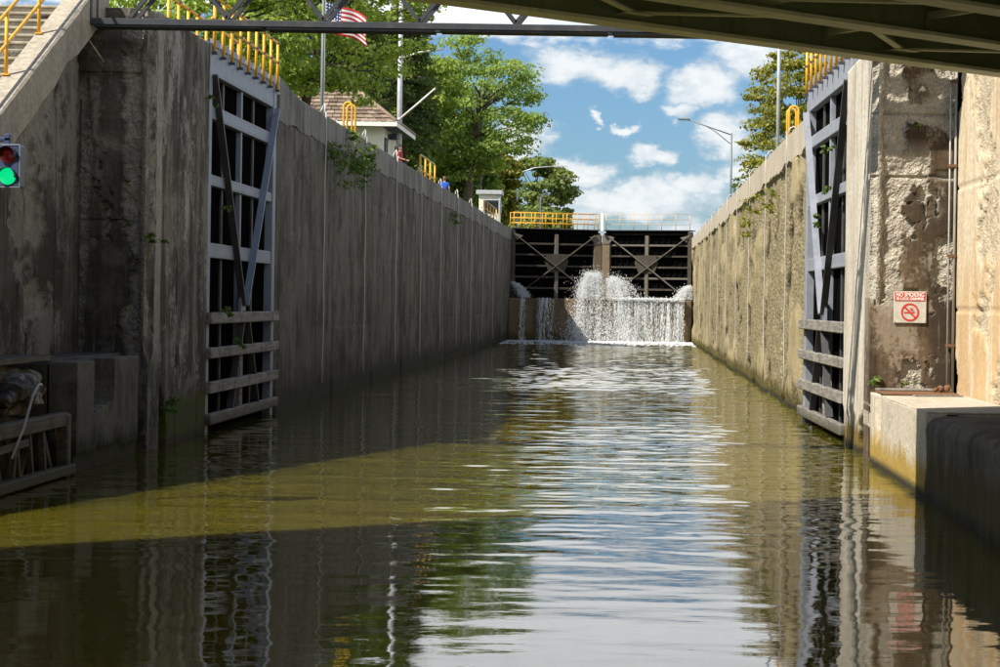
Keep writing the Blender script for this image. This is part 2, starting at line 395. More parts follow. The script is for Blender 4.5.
M['weed'] = leafmat('leaf_weed', [(.05, .09, .02), (.09, .15, .03), (.17, .22, .05)])
M['weed_d'] = leafmat('leaf_weed_dark', [(.05, .10, .02), (.09, .16, .03), (.16, .23, .05)], .45)
M['grass'] = leafmat('grass_ground', [(.03, .055, .012), (.05, .08, .018), (.08, .10, .02)], .1)

m, t, b = new_mat('roof_tile')
ri = t.new('ShaderNodeNewGeometry').outputs['Random Per Island']
t.l.new(t.mix(ri, (.125, .088, .062), (.30, .225, .165)), b.inputs['Base Color']); b.inputs['Roughness'].default_value = .85
M['tile'] = m

m, t, b = new_mat('lock_water')
pos = t.new('ShaderNodeNewGeometry').outputs['Position']
t.l.new(t.mix(t.ramp(t.noise(pos, .12, 3, .5), .35, .65), (.090, .075, .006), (.074, .067, .007)), b.inputs['Base Color'])
b.inputs['Roughness'].default_value = 0.025; b.inputs['IOR'].default_value = 1.333
b.inputs['Subsurface Weight'].default_value = 1.0; b.inputs['Subsurface Radius'].default_value = (1.0, .8, .25); b.inputs['Subsurface Scale'].default_value = 2.6
wb = t.math('ADD', t.noise(t.vmath('MULTIPLY', pos, (2.0, 5.0, 1)), 1.0, 3, .5), t.math('MULTIPLY', t.noise(t.vmath('MULTIPLY', pos, (5, 11, 1)), 1.0, 2, .5), .4))
t.l.new(t.bump(wb, 0.07, 0.02), b.inputs['Normal'])
M['water'] = m
m, t, b = new_mat('white_water')
b.inputs['Base Color'].default_value = (.86, .88, .88, 1); b.inputs['Roughness'].default_value = .5
tr = t.new('ShaderNodeBsdfTranslucent'); tr.inputs[0].default_value = (.85, .88, .9, 1)
ms = t.new('ShaderNodeMixShader'); ms.inputs[0].default_value = .35
t.l.new(b.outputs[0], ms.inputs[1]); t.l.new(tr.outputs[0], ms.inputs[2]); t.l.new(ms.outputs[0], m.node_tree.nodes['Material Output'].inputs[0])
M['foam'] = m

# ------------------------------------------------------------------ layout numbers (metres)
XL, XR = -9.15, 4.55                 # lock wall faces
ZL, ZR = 8.40, 7.95                  # coping tops
Y_PIER, Y_HINGE, Y_FREE, Y_UP = 37.0, 42.1, 50.3, 146.5
XLr, XRr = -10.5, 6.15               # recessed approach walls

# ------------------------------------------------------------------ ground and water
mb = MB()
mb.box(-900, XL - 1.6, Y_PIER + .6, 1500, 1.0, ZL - .08)
tag(mb.build('ground', M['grass']), kind='structure')
mb = MB(); mb.box(XR + 1.8, 900, -400, 1500, 1.0, ZR - .08); tag(mb.build('ground', M['grass']), kind='structure')
mb = MB(); mb.box(-900, -12.6, -400, Y_PIER + .59, -1, 1.55); tag(mb.build('low_bank', M['grass']), kind='structure')
mb = MB(); mb.box(XL, XR, 151.5, 700, 6.0, 7.6); tag(mb.build('upper_pool_water', M['water']), kind='structure')
mb = MB(); mb.box(-2500, 2500, -2500, 5000, -6.0, -3.0); tag(mb.build('terrain', M['grass']), kind='structure')

ys = [-30.0]
while ys[-1] < 148.2:
    yy = ys[-1]
    ys.append(yy + (0.8 if yy < 8 else 0.2 if yy < 15 else 0.05 + max(0, yy - 20) * 0.0011))
ys = np.array(ys); xs = np.arange(-13.0, 6.61, 0.11)
Xg, Yg = np.meshgrid(xs, ys)
Z = np.zeros_like(Xg)
rw = np.random.default_rng(3)
for k in range(70):
    lam = 0.34 * (8.0 ** rw.random())
    th = rw.normal(0, 0.42) + (math.pi if rw.random() < .4 else 0)
    kx, ky = math.sin(th) * 2 * math.pi / lam, math.cos(th) * 2 * math.pi / lam
    slope = 0.0040 * (lam / 0.8) ** -0.15
    Z += slope * lam / (2 * math.pi) * np.sin(kx * Xg + ky * Yg + rw.random() * 6.28 + 0.9 * np.sin(Xg * .35 + k) + .7 * np.sin(Yg * .11 + k * 2))
for k in range(46):
    lam = 0.20 + .34 * rw.random(); th = rw.normal(0, .6)
    kx, ky = math.sin(th) * 2 * math.pi / lam, math.cos(th) * 2 * math.pi / lam
    Z += .0034 * lam / (2 * math.pi) * np.sin(kx * Xg + ky * Yg + rw.random() * 6.28 + 1.3 * np.sin(Xg * .5 + k) + 1.1 * np.sin(Yg * .23 + 2 * k)) * sstep(62 - Yg, 0, 25) * sstep(Yg, 17, 30) * (.4 + 1.2 * sstep(fbm(Xg * .3 + k % 5, Yg * .15, 0 * Xg, 2), .42, .6))
calm = 0.55 + 0.9 * sstep(fbm(Xg * .16, Yg * .07, 0 * Xg, 3), .38, .62)
grow = 0.50 + 1.5 * sstep(Yg, 24, 66) + 2.2 * sstep(Yg, 110, 143)
Z *= calm * grow
H_, W_ = Xg.shape; idx = np.arange(H_ * W_).reshape(H_, W_)
F = np.stack([idx[:-1, :-1], idx[:-1, 1:], idx[1:, 1:], idx[1:, :-1]], -1).reshape(-1, 4)
tag(np_mesh('water', np.stack([Xg, Yg, Z], -1).reshape(-1, 3), F, M['water']), kind='structure')

# ------------------------------------------------------------------ lock chamber walls
def lock_wall(side):
    left = side < 0
    X, ZT = (XL, ZL) if left else (XR, ZR)
    root = empty('lock_wall', (0, 0, 0), 0,
                 'long dark stained concrete lock wall in shade, house and trees behind it' if left else
                 'sunlit tan concrete lock wall with rough crumbling aggregate face', 'wall')
    joints = [Y_FREE + .02] + [60.0 + 9.1 * k for k in range(9)] + [141.9, 148.6]
    def fn(x, y, z, U, V):
        e = np.minimum(U, (U.max() - U))
        je = sstep(fbm(y * .0 + x, z * 1.2, y * .25, 3), .3, .7)
        if left:
            dep = .018 * fbm(y * .8, z * .8, 3, 4) + .012 * fbm(y * 4, z * 4, 8, 3)
            dep = dep + .07 * (e < .12) * je
            sp = sstep(fbm(y * .5, z * .9, 1.5, 4), .60, .68) * .7
            sp = np.maximum(sp, .8 * sstep(.30 + .5 * (fbm(y * 1.2, z * 1.2, 4, 3) - .5) - e, 0, .2))
            dep = dep + sp * (.02 + .05 * fbm(y * 5, z * 5, 2, 3))
            for zz in (2.1, 4.3, 6.3):
                dep = dep + .03 * sstep(.05 - np.abs(z - zz - .08 * (fbm(y * 1.5, 1, zz, 3) - .5)), 0, .03) * sstep(fbm(y * .4, zz, 2, 2), .4, .5)
        else:
            body = sstep(z + 1.2 * (fbm(y * .35, z * .3, 7, 3) - .5), ZT - .4, ZT - 1.1)
            patch = sstep(fbm(y * .22, z * .45, 2.2, 4), .36, .50)
            sp = body * patch
            dep = sp * (.05 + .13 * fbm(y * 2.5, z * 2.5, 2, 4) ** 1.0)
            cr = sstep(.28 + .55 * (fbm(y * .2, z * .8, y[0, 0], 3) - .45) - e, 0, .12)
            dep = dep + .24 * cr + .012 * fbm(y * 4, z * 4, 8, 3)
            c2 = np.abs(U - U.max() * .55 - 1.4 * (fbm(z * .5, y * 0, y[0, 0], 3) - .5) - .12 * (z - 4))
            dep = dep + .22 * sstep(.10 - c2, 0, .05) * sstep(fbm(z * .6, y * 0, y[0, 0] + 3, 2), .45, .58)
            jit = 3.2 * (fbm(z * .5, y * 0, y[0, 0], 4) - .5)
            k1 = sstep(.75 + 1.3 * (fbm(z * 2.0, y * .8, 4, 3) - .5) - np.abs(U - 1.6 - jit - .15 * z), 0, .3) * sstep(fbm(z * .55, y * 0, y[0, 0] + 5, 3), .42, .54)
            k2 = sstep(.55 + 1.1 * (fbm(z * 2.2, y * .8, 9, 3) - .5) - np.abs(U - U.max() * .55 - 1.0 * jit - .22 * (z - 4)), 0, .3) * sstep(fbm(z * .5, y * 0, y[0, 0] + 9, 3), .50, .60)
            dirt = np.clip(np.maximum(k1, k2), 0, 1) * sstep(z, 7.4, 6.6)
            dep = dep + .12 * dirt
            return dep, sp, dirt * .92
        return dep, sp, np.maximum(sstep((.75 if int(y[0, 0]) % 2 else .35) + .4 * (fbm(z * 1.5, y, 3, 3) - .5) - (U.max() - U), 0, .25) * .9, sstep(1.25 - z + 1.6 * (fbm(y * .5, z * .6, 11, 4) - .5), 0, .6) * .5)
    for a, b_ in zip(joints[:-1], joints[1:]):
        g = .035
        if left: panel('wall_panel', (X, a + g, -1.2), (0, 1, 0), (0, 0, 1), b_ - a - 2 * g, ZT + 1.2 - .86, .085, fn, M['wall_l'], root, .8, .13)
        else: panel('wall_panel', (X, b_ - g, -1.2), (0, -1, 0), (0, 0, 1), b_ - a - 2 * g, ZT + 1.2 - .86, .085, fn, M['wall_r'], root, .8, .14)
        c = MB(); s_ = -1 if left else 1
        zt = ZT
        y0, y1 = a + g, b_ - g; n = 34
        # coping with slightly broken arris
        vs = []; fs = []
        for i in range(n + 1):
            yy = y0 + (y1 - y0) * i / n
            r = .03 + .05 * mn.noise(Vector((yy * 1.3, X, 0))) ** 2 + .015 * random.random()
            up = .28 * max(0, 1 - (yy - Y_FREE) / 3.0) if left else .22 * max(0, 1 - (yy - Y_FREE) / 2.0)
            jx = .012 * mn.noise(Vector((yy * .9, X, 5)))
            for (dx, zz) in ((-.004 + jx, zt - .86 - .14 * mn.noise(Vector((yy * .5, X, 9))) - .10 * mn.noise(Vector((yy * 2.3, X, 4)))), (-.008 + jx, zt - r + up), (-.008 + r, zt + up), (1.3, zt + up), (1.3, zt - .6), (.3, zt - .95)):
                vs.append((X + s_ * dx, yy, zz))
        for i in range(n):
            for k in range(6): fs.append((i * 6 + k, i * 6 + (k + 1) % 6, (i + 1) * 6 + (k + 1) % 6, (i + 1) * 6 + k))
        fs.append(tuple(range(6))); fs.append(tuple(range(n * 6, n * 6 + 6)))
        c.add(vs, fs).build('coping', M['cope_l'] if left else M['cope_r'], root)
    # solid backing behind the panels, also lining the gate recess
    bk = MB()
    s_ = -1 if left else 1
    bk.box(X + s_ * .45, X + s_ * 1.7, Y_FREE + .25, 152, -2, ZT - .97)
    bk.box(X + s_ * 1.25, X + s_ * 1.75, Y_HINGE - .3, Y_FREE + .3, -2, ZT - .1)
    bk.build('wall_core', M['wall_l'] if left else M['wall_r'], root)
    return root
lock_wall(-1); lock_wall(1)

# ------------------------------------------------------------------ piers in front of the lower gates
def pier(side):
    left = side < 0
    X, Xr, ZT = (XL, XLr, ZL) if left else (XR, XRr, ZR)
    root = empty('gate_pier', (0, 0, 0), 0,
                 'dark streaked concrete pier between the stair and the open gate' if left else
                 'bleached and brown stained concrete pier carrying the no smoking sign', 'pier')
    def side_fn(x, y, z, U, V):
        dep = .015 * fbm(y * 1.5, z * 1.0, 3, 4) + .006 * fbm(y * 8, z * 3, 3, 3)
        near = y - Y_PIER
        edge = .30 + .55 * (fbm(z * .9, y * .2, 4 + side, 4) - .45)
        sp = sstep(edge - near, 0, .12) * sstep(z, 1.6, 2.2)
        dep = dep + sp * (.10 + .16 * fbm(y * 4, z * 4, 2, 4))
        if left:   # washed-out cavity at the water line
            cav = sstep(1.15 - np.hypot((y - 37.75) / .75, (z - .2) / .85) + .5 * (fbm(y * 2, z * 2, 9, 4) - .5), .0, .18)
            dep = dep + cav * .55; sp = np.maximum(sp, cav)
            e2 = sstep(.18 + .3 * (fbm(y * 3, z * .7, 1, 3) - .5) - np.abs(y - 41.2), 0, .1); dep = dep + .02 * e2
        else:
            cav = sstep(1.0 - np.hypot((y - 38.4) / 1.0, (z - .15) / .75) + .6 * (fbm(y * 2, z * 2, 9, 4) - .5), .0, .2)
            dep = dep + cav * .40; sp = np.maximum(sp, cav * .8)
            lo = sstep(.9 - z + 1.2 * (fbm(y * 1.5, z, 12, 3) - .5), 0, .25); sp = np.maximum(sp, lo * .5); dep = dep + lo * .05
        # cracks
        c1 = np.abs(y - (39.3 if left else 38.6) - .35 * (fbm(z * .6, 1, 2, 3) - .5))
        dep = dep + .05 * sstep(.04 - c1, 0, .03)
        return dep, sp
    L = Y_HINGE - Y_PIER
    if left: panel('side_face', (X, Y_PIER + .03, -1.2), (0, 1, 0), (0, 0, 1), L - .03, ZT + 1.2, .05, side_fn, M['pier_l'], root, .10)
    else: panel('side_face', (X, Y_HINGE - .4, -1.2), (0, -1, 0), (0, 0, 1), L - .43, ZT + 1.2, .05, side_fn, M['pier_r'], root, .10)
    wd = abs(Xr - X)
    def front_fn(x, y, z, U, V):
        u = np.abs(x - X)                      # 0 at the water-side corner
        rg = (.05 + .16 * fbm(x * 4, z * 4, 2, 4) + .10 * fbm(x * 13, z * 13, 5, 3)) * (1.0 if left else .55)
        fj = .20 * (fbm(x * 9, z * 9, 2.5, 4) - .5)
        e1 = (.48 if left else .50 + .15 * sstep(z, 5.0, 7.0)) + .45 * (fbm(z * .9, 3, 4 + side, 4) - .5) + .22 * (fbm(z * 5, x * 5, 5, 3) - .5) + 1.2 * fj
        s1 = sstep(e1 - u, 0, .04)
        if left:
            s1 = s1 * sstep(z, 1.4, 2.0)
            e2 = .20 + .30 * (fbm(z * .7, 9, 4, 4) - .45)
            s2 = sstep(e2 - (wd - u), 0, .07) * sstep(z + .3 * (fbm(x * 3, z, 0, 3) - .5), 7.1, 6.8)
            s3 = sstep(fbm(x * 1.3, z * .9, 6.5, 4) + fj, .52, .55) * sstep(z, 3.6, 4.4) * sstep(z, 6.2, 5.4)
        else:
            s1 = s1 * sstep(z + .8 * (fbm(x * 2, z * 2, 3, 3) - .5), 2.9, 3.6)
            s2 = sstep(fbm(x * 1.5, z * 1.2, 3.7, 4) + fj + .16 * sstep(z, 6.6, 7.3), .60, .63)
            s3 = sstep(fbm(x * 2.2, z * .9, 8.5, 4) + fj, .56, .59) * sstep(np.abs(z - 4.7), 1.5, .9)
            s3 = np.maximum(s3, sstep(.12 - np.abs(z - 5.45 - .2 * (fbm(x * 3, 1, 1, 3) - .5)), 0, .08) * .8 * sstep(fbm(x * 3, 5, 5, 2), .3, .5))
            s3 = np.maximum(s3, sstep(.12 - np.abs(z - 3.15 - .2 * (fbm(x * 3, 1, 7, 3) - .5)), 0, .08) * .7 * sstep(fbm(x * 3, 5, 9, 2), .4, .6))
        sp = np.clip(np.maximum(np.maximum(s1, s2), s3), 0, 1)
        dep = sp * rg + .01 * fbm(x * 5, z * 5, 1, 3)
        dep = dep + (.25 if left else .12) * sstep(.12 + .12 * fbm(z * 2, 1, 1, 3) - u, 0, .15) * s1
        for zz in ((7.15, 4.35) if left else (5.42, 6.6)):
            dep = dep + .05 * sstep(.035 - np.abs(z - zz - .06 * (fbm(x * 4, 1, zz, 3) - .5)), 0, .02)
        return dep, sp
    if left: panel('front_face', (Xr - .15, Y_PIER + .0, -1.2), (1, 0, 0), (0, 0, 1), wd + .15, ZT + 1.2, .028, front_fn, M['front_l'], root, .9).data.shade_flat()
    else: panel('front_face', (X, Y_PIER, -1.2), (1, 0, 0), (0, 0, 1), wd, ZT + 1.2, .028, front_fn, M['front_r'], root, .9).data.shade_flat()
    core = MB(); s_ = -1 if left else 1
    core.box(X + s_ * .62, X + s_ * (wd + .1), Y_PIER + .62, Y_HINGE - .4, -2, ZT - .1); core.build('pier_core', M['wall_l'] if left else M['pier_r'], root)
    q = MB(); q.box(X + s_ * .75, Xr, Y_PIER + .55, Y_HINGE - .1, ZT - .15, ZT + .0, .02); q.build('pier_cap', M['cope_l'] if left else M['cope_r'], root)
    return root
pier(-1); pier(1)

# ------------------------------------------------------------------ recessed approach walls
def appr_fn(x, y, z, U, V):
    sp = sstep(fbm(y * .5, z * .7, 3, 4) + .22 * (fbm(y * 7, z * 7, 3, 4) - .5), .58, .62)
    dep = sp * (.03 + .08 * fbm(y * 4, z * 4, 3, 4)) + .012 * fbm(y * 2, z * 2, 5, 3)
    for zz in (2.9, 5.2):
        dep = dep + .035 * sstep(.03 - np.abs(z - zz - .05 * (fbm(y * 3, 1, zz, 3) - .5)), 0, .02)
    for yy in (33.2, 29.4, 25.6): dep = dep + .04 * sstep(.03 - np.abs(y - yy), 0, .02)
    return dep, sp
root = empty('approach_wall', (0, 0, 0), 0, 'ochre stained concrete wall at the right edge, sunlit above the ledge', 'wall')
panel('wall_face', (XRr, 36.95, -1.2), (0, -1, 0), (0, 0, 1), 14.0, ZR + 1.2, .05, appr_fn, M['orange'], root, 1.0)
mb = MB(); mb.box(XRr, XRr + 1.2, -40, 22.9, -2, ZR); mb.build('wall_body', M['orange'], root)
mb = MB(); mb.box(XRr + .6, XRr + 1.3, 22.9, 36.95, -2, ZR); mb.build('wall_core', M['orange'], root)
root = empty('approach_wall', (0, 0, 0), 0, 'dark concrete wall under the stair at the left edge', 'wall')
def appr_l(x, y, z, U, V):
    d_, s_ = appr_fn(x, y, z, U, V); return d_, s_ * .6
mb = MB()
for k_ in range(8):
    ya = 24.0 + 1.622 * k_
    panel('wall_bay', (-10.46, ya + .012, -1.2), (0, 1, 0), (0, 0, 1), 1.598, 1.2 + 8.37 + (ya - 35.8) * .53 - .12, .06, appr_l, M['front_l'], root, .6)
mb.prism([(XLr - .1, 36.9, -1), (XLr - .1, 36.9, 8.0), (XLr - .1, 22, .0), (XLr - .1, 22, -1)], (-.5, 0, 0))
mb.build('wall_core', M['front_l'], root)

# conduit pipes in the right corner
root = empty('conduit', (0, 0, 0), 0, 'pale vertical conduit pipes in the wall corner right of the sign', 'pipe')
mb = MB(); mb.tube([(6.10, 36.90, 1.35), (6.10, 36.90, 7.9)], .026, 8); mb.build('pipe', M['conduit'], root)
mb = MB(); mb.tube([(6.00, 36.93, 1.35), (6.00, 36.93, 7.9)], .016, 8); mb.build('pipe', M['rope'], root)
for zz in (2.2, 3.9, 5.6, 7.2):
    mb = MB(); mb.box(5.97, 6.13, 36.86, 36.97, zz, zz + .05); mb.build('pipe_clamp', M['rust'], root)

# ------------------------------------------------------------------ stair at the left
root = empty('stair', (0, 0, 0), 0, 'concrete stair climbing beside a thick parapet at the top left', 'stairs')
SL = .53
def zpar(y): return 8.37 + (y - 35.8) * SL        # parapet top line
mb = MB(); n = 22; vs = []; fs = []
y0, y1 = 22.5, 37.25
for i in range(n * 2 + 1):
    yy = y0 + (y1 - y0) * i / (n * 2); zt = min(zpar(yy), 8.75); ch = .03 + .05 * abs(mn.noise(Vector((yy * 2, 3, 1))))
    low_ = zt - .78 - .05 * mn.noise(Vector((yy * 1.1, 0, 0)))
    if 33.9 < yy < 35.2: low_ += .12 * math.sin((yy - 33.9) / 1.3 * math.pi)
    for (xx, zz) in ((-10.05, low_), (-10.05, zt - ch), (-10.05 - ch, zt), (-10.5, zt), (-10.5, low_)): vs.append((xx, yy, zz))
m_ = n * 2
for i in range(m_):
    for k in range(5): fs.append((i * 5 + k, i * 5 + (k + 1) % 5, (i + 1) * 5 + (k + 1) % 5, (i + 1) * 5 + k))
fs += [tuple(range(5)), tuple(range(m_ * 5, m_ * 5 + 5))]
mb.add(vs, fs).build('parapet', M['stair'], root)
mb = MB()
for k in range(40):
    yy = 22.7 + .336 * k
    if yy > 36.6: break
    z1 = zpar(yy) - .12
    s = MB(); s.box(-13.0, -10.501, yy + .05, yy + .46, z1 - .42, z1 - .052, .0); s.box(-13.0, -10.501, yy, yy + .40, z1 - .05, z1, .012); s.build('step', M['stair'], root)
mb.prism([(-13.0, 36.9, 1.0), (-13.0, 36.9, 7.8), (-13.0, 23.5, .7), (-13.0, 23.5, .4)], (2.2, 0, 0)); mb.build('stair_body', M['stair'], root)
rl = empty('handrail', (0, 0, 0), 0, 'yellow pipe handrail standing on the stair parapet', 'railing')
pst = [25.4, 27.15, 28.9, 30.65, 32.4, 34.15, 35.9]
for yy in pst:
    mb = MB(); mb.tube([(-10.44, yy, zpar(yy) - .02), (-10.44, yy, zpar(yy) + 1.05)], .032, 8); p = mb.build('post', M['yellow'], rl)
    mb = MB(); mb.box(-10.50, -10.38, yy - .06, yy + .06, zpar(yy) - .0, zpar(yy) + .02); mb.build('base_plate', M['yellow'], p)
for hh in (.52, 1.05):
    mb = MB(); mb.tube([(-10.44, 24.6, zpar(24.6) + hh), (-10.44, 36.6, zpar(36.6) + hh)], .03, 8); mb.build('rail', M['yellow'], rl)

# ------------------------------------------------------------------ left ledge, crib, rubble
root = empty('ledge_block', (0, 0, 0), 0, 'dark concrete block with a square notch at the left water edge', 'concrete block')
def bl_fn(x, y, z, U, V):
    notch = ((y > 33.35) & (y < 34.6) & (z > .95 + .12 * (y - 33.35)))
    dep = .38 * notch + .02 * fbm(y * 3, z * 3, 2, 4)
    low_ = sstep(.35 - z + .4 * (fbm(y * 2, z * 2, 1, 3) - .5), 0, .1); dep = dep + .05 * low_
    sp = sstep(fbm(y * 1.5, z * 1.5, 5, 4), .58, .66) * .5
    return dep, sp
panel('water_face', (XL, 32.3, -1.2), (0, 1, 0), (0, 0, 1), 4.0, 3.02, .045, bl_fn, M['block_l'], root, .5)
mb = MB(); mb.box(XLr - .1, XL - .45, 32.3, 36.95, -1.2, 1.80, .02); mb.build('block_body', M['old'], root)
mb = MB(); mb.box(XLr - .05, XL - .5, 32.5, 36.9, 1.803, 1.86, .01); mb.build('top_slab', M['block_l'], root)
def wr(x, y, z, U, V): return .06 * fbm(y * 3, z * 3, 2, 4), sstep(fbm(y * 2, z, 3, 3), .5, .6) * .4
panel('water_face', (XL - .12, 36.33, -1.2), (0, 1, 0), (0, 0, 1), .64, 3.0, .05, wr, M['block_l'], root, .4)

crib = empty('timber_crib', (0, 0, 0), 0, 'low dark timber crib of beams and stakes at the left water edge', 'timber frame')
mb = MB(); mb.beam((XL - .05, 20, .90), (XL - .05, 31.7, .92), .22, .22, c=.02); mb.build('top_beam', M['timber_d'], crib)
mb = MB(); mb.beam((XL + .02, 20, .10), (XL + .02, 31.9, .10), .2, .16, c=.02); mb.build('sill_beam', M['timber_d'], crib)
mb = MB(); mb.beam((XL + .0, 27.0, .62), (XL + .08, 29.4, .70), .06, .1); mb.build('plank', M['timber_d'], crib)
k = 0
for yy in np.arange(25.2, 31.7, .62):
    mb = MB(); mb.beam((XL - .05, yy, -.4), (XL - .05 , yy + random.uniform(-.35, .35), .82), .09, .08); mb.build('stake', M['timber_d'], crib)
    mb = MB(); mb.beam((XL - .12, yy, .82), (XL - .12, yy + random.choice((-.5, .5)), .1), .05, .10); mb.build('brace', M['timber_d'], crib)
mb = MB(); mb.beam((XL - .02, 31.62, -.5), (XL - .02, 31.62, 1.0), .2, .2, c=.02); mb.build('corner_post', M['timber_d'], crib)
mb = MB(); mb.box(-12.7, XL - .9, 18, 32.2, -1.2, .95); tag(mb.build('low_shore', M['old']), kind='structure')
mb = MB(); mb.lump((-10.0, 30.55, 1.42), (.72, 1.15, .40), 4, .35, 1.6, 2)
tag(mb.build('concrete_rubble', M['pier_l']), 'mossy lump of broken concrete lying on the timber crib', 'rubble')
mb = MB(); mb.box(-10.5, -9.5, 25.8, 32.0, 1.86, 1.94); tag(mb.build('timber_slab', M['timber_d']), 'flat dark slab over the mossy rubble lump', 'slab')
o_sl = mb
mb = MB(); mb.tube([(-9.05, 28.6, .52), (-9.0, 29.0, .95), (-8.98, 29.35, 1.42), (-9.02, 29.75, 1.56), (-9.2, 30.5, 1.53)], .022, 6)
tag(mb.build('cable', M['rope']), 'pale bent cable hanging over the timber crib', 'cable')

# ------------------------------------------------------------------ right ledge
root = empty('ledge_block', (0, 0, 0), 0, 'pale concrete ledge block in sun below the no smoking sign', 'concrete block')
def rb_fn(x, y, z, U, V):
    notch = ((y > 35.3) & (y < 36.05) & (z > .42 + .3 * (36.05 - y)))
    dep = .30 * notch + .015 * fbm(y * 3, z * 3, 2, 4)
    joint = sstep(.05 - np.abs(y - 36.45), 0, .02); dep = dep + .06 * joint
    sp = sstep(fbm(y * 1.2, z * 2, 5, 4), .62, .68) * .5
    return dep, sp
panel('water_face', (XR, 36.9, -1.2), (0, -1, 0), (0, 0, 1), 36.9 - 29.9, 2.52, .045, rb_fn, M['ledge'], root, .5)
mb = MB(); mb.box(XR + .32, XRr - .01, 29.9, 36.95, -1.2, 1.30); mb.build('block_body', M['ledge'], root)
mb = MB(); mb.box(XR + .004, XRr - .01, 29.9, 35.25, 1.303, 1.335, .008); mb.build('top_slab', M['ledge'], root)
root = empty('ledge_block', (0, 0, 0), 0, 'old dark round-edged concrete block in shade at the right edge', 'concrete block')
vs = []; fs = []; n = 90; prof = 18
for i in range(n + 1):
    yy = 8.0 + (29.82 - 8.0) * i / n
    for k in range(prof + 1):
        if k < 8: xx, zz = XR, -1.2 + 2.27 * k / 8
        elif k < 14:
            a = (k - 8) / 5 * math.pi / 2; rr = .20; xx = XR + rr - rr * math.cos(a); zz = 1.08 + rr * math.sin(a)
        else: xx = XR + .20 + (XRr - XR - .22) * (k - 13) / (prof - 13); zz = 1.28
        q = mn.fractal(Vector((xx * 1.5, yy * 1.5, zz * 1.5)), .9, 2.0, 5)
        xx += -.045 * q if k < 12 else 0; zz += .04 * q if k > 9 else 0
        if i == n: pass
        vs.append((xx, yy, zz))
W1 = prof + 1
for i in range(n):
    for k in range(prof): fs.append((i * W1 + k, i * W1 + k + 1, (i + 1) * W1 + k + 1, (i + 1) * W1 + k))
fs.append(tuple(n * W1 + k for k in range(W1)) + ())
mb = MB(); mb.add(vs, fs, False); mb.build('block_body', M['old'], root)
root = empty('cover_plate', (0, 0, 0), 0, 'thin rusty steel cover plate lying on the pale ledge', 'plate')
mb = MB(); mb.box(4.62, 5.98, 35.35, 36.80, 1.335, 1.375, .01); mb.build('plate', M['rust'], root)
mb = MB(); mb.box(4.62, 6.0, 36.30, 36.83, 1.376, 1.41, .01); mb.build('plate_edge', M['timber'], root)
mb = MB(); mb.lump((5.72, 35.9, 1.44), (.07, .07, .06), 2, .5, 2, 3); mb.lump((5.84, 35.9, 1.43), (.06, .08, .09), 2, .5, 2, 8); mb.lump((5.64, 36.0, 1.42), (.04, .05, .04), 2, .4, 2, 5)
tag(mb.build('rusty_bolts', M['rust']), 'small rusty bolt ends standing on the cover plate', 'bolts')
mb = MB(); mb.beam((5.1, 35.0, 1.352), (6.0, 35.2, 1.352), .12, .025); tag(mb.build('plank', M['timber']), 'thin weathered plank lying on the pale ledge', 'plank')

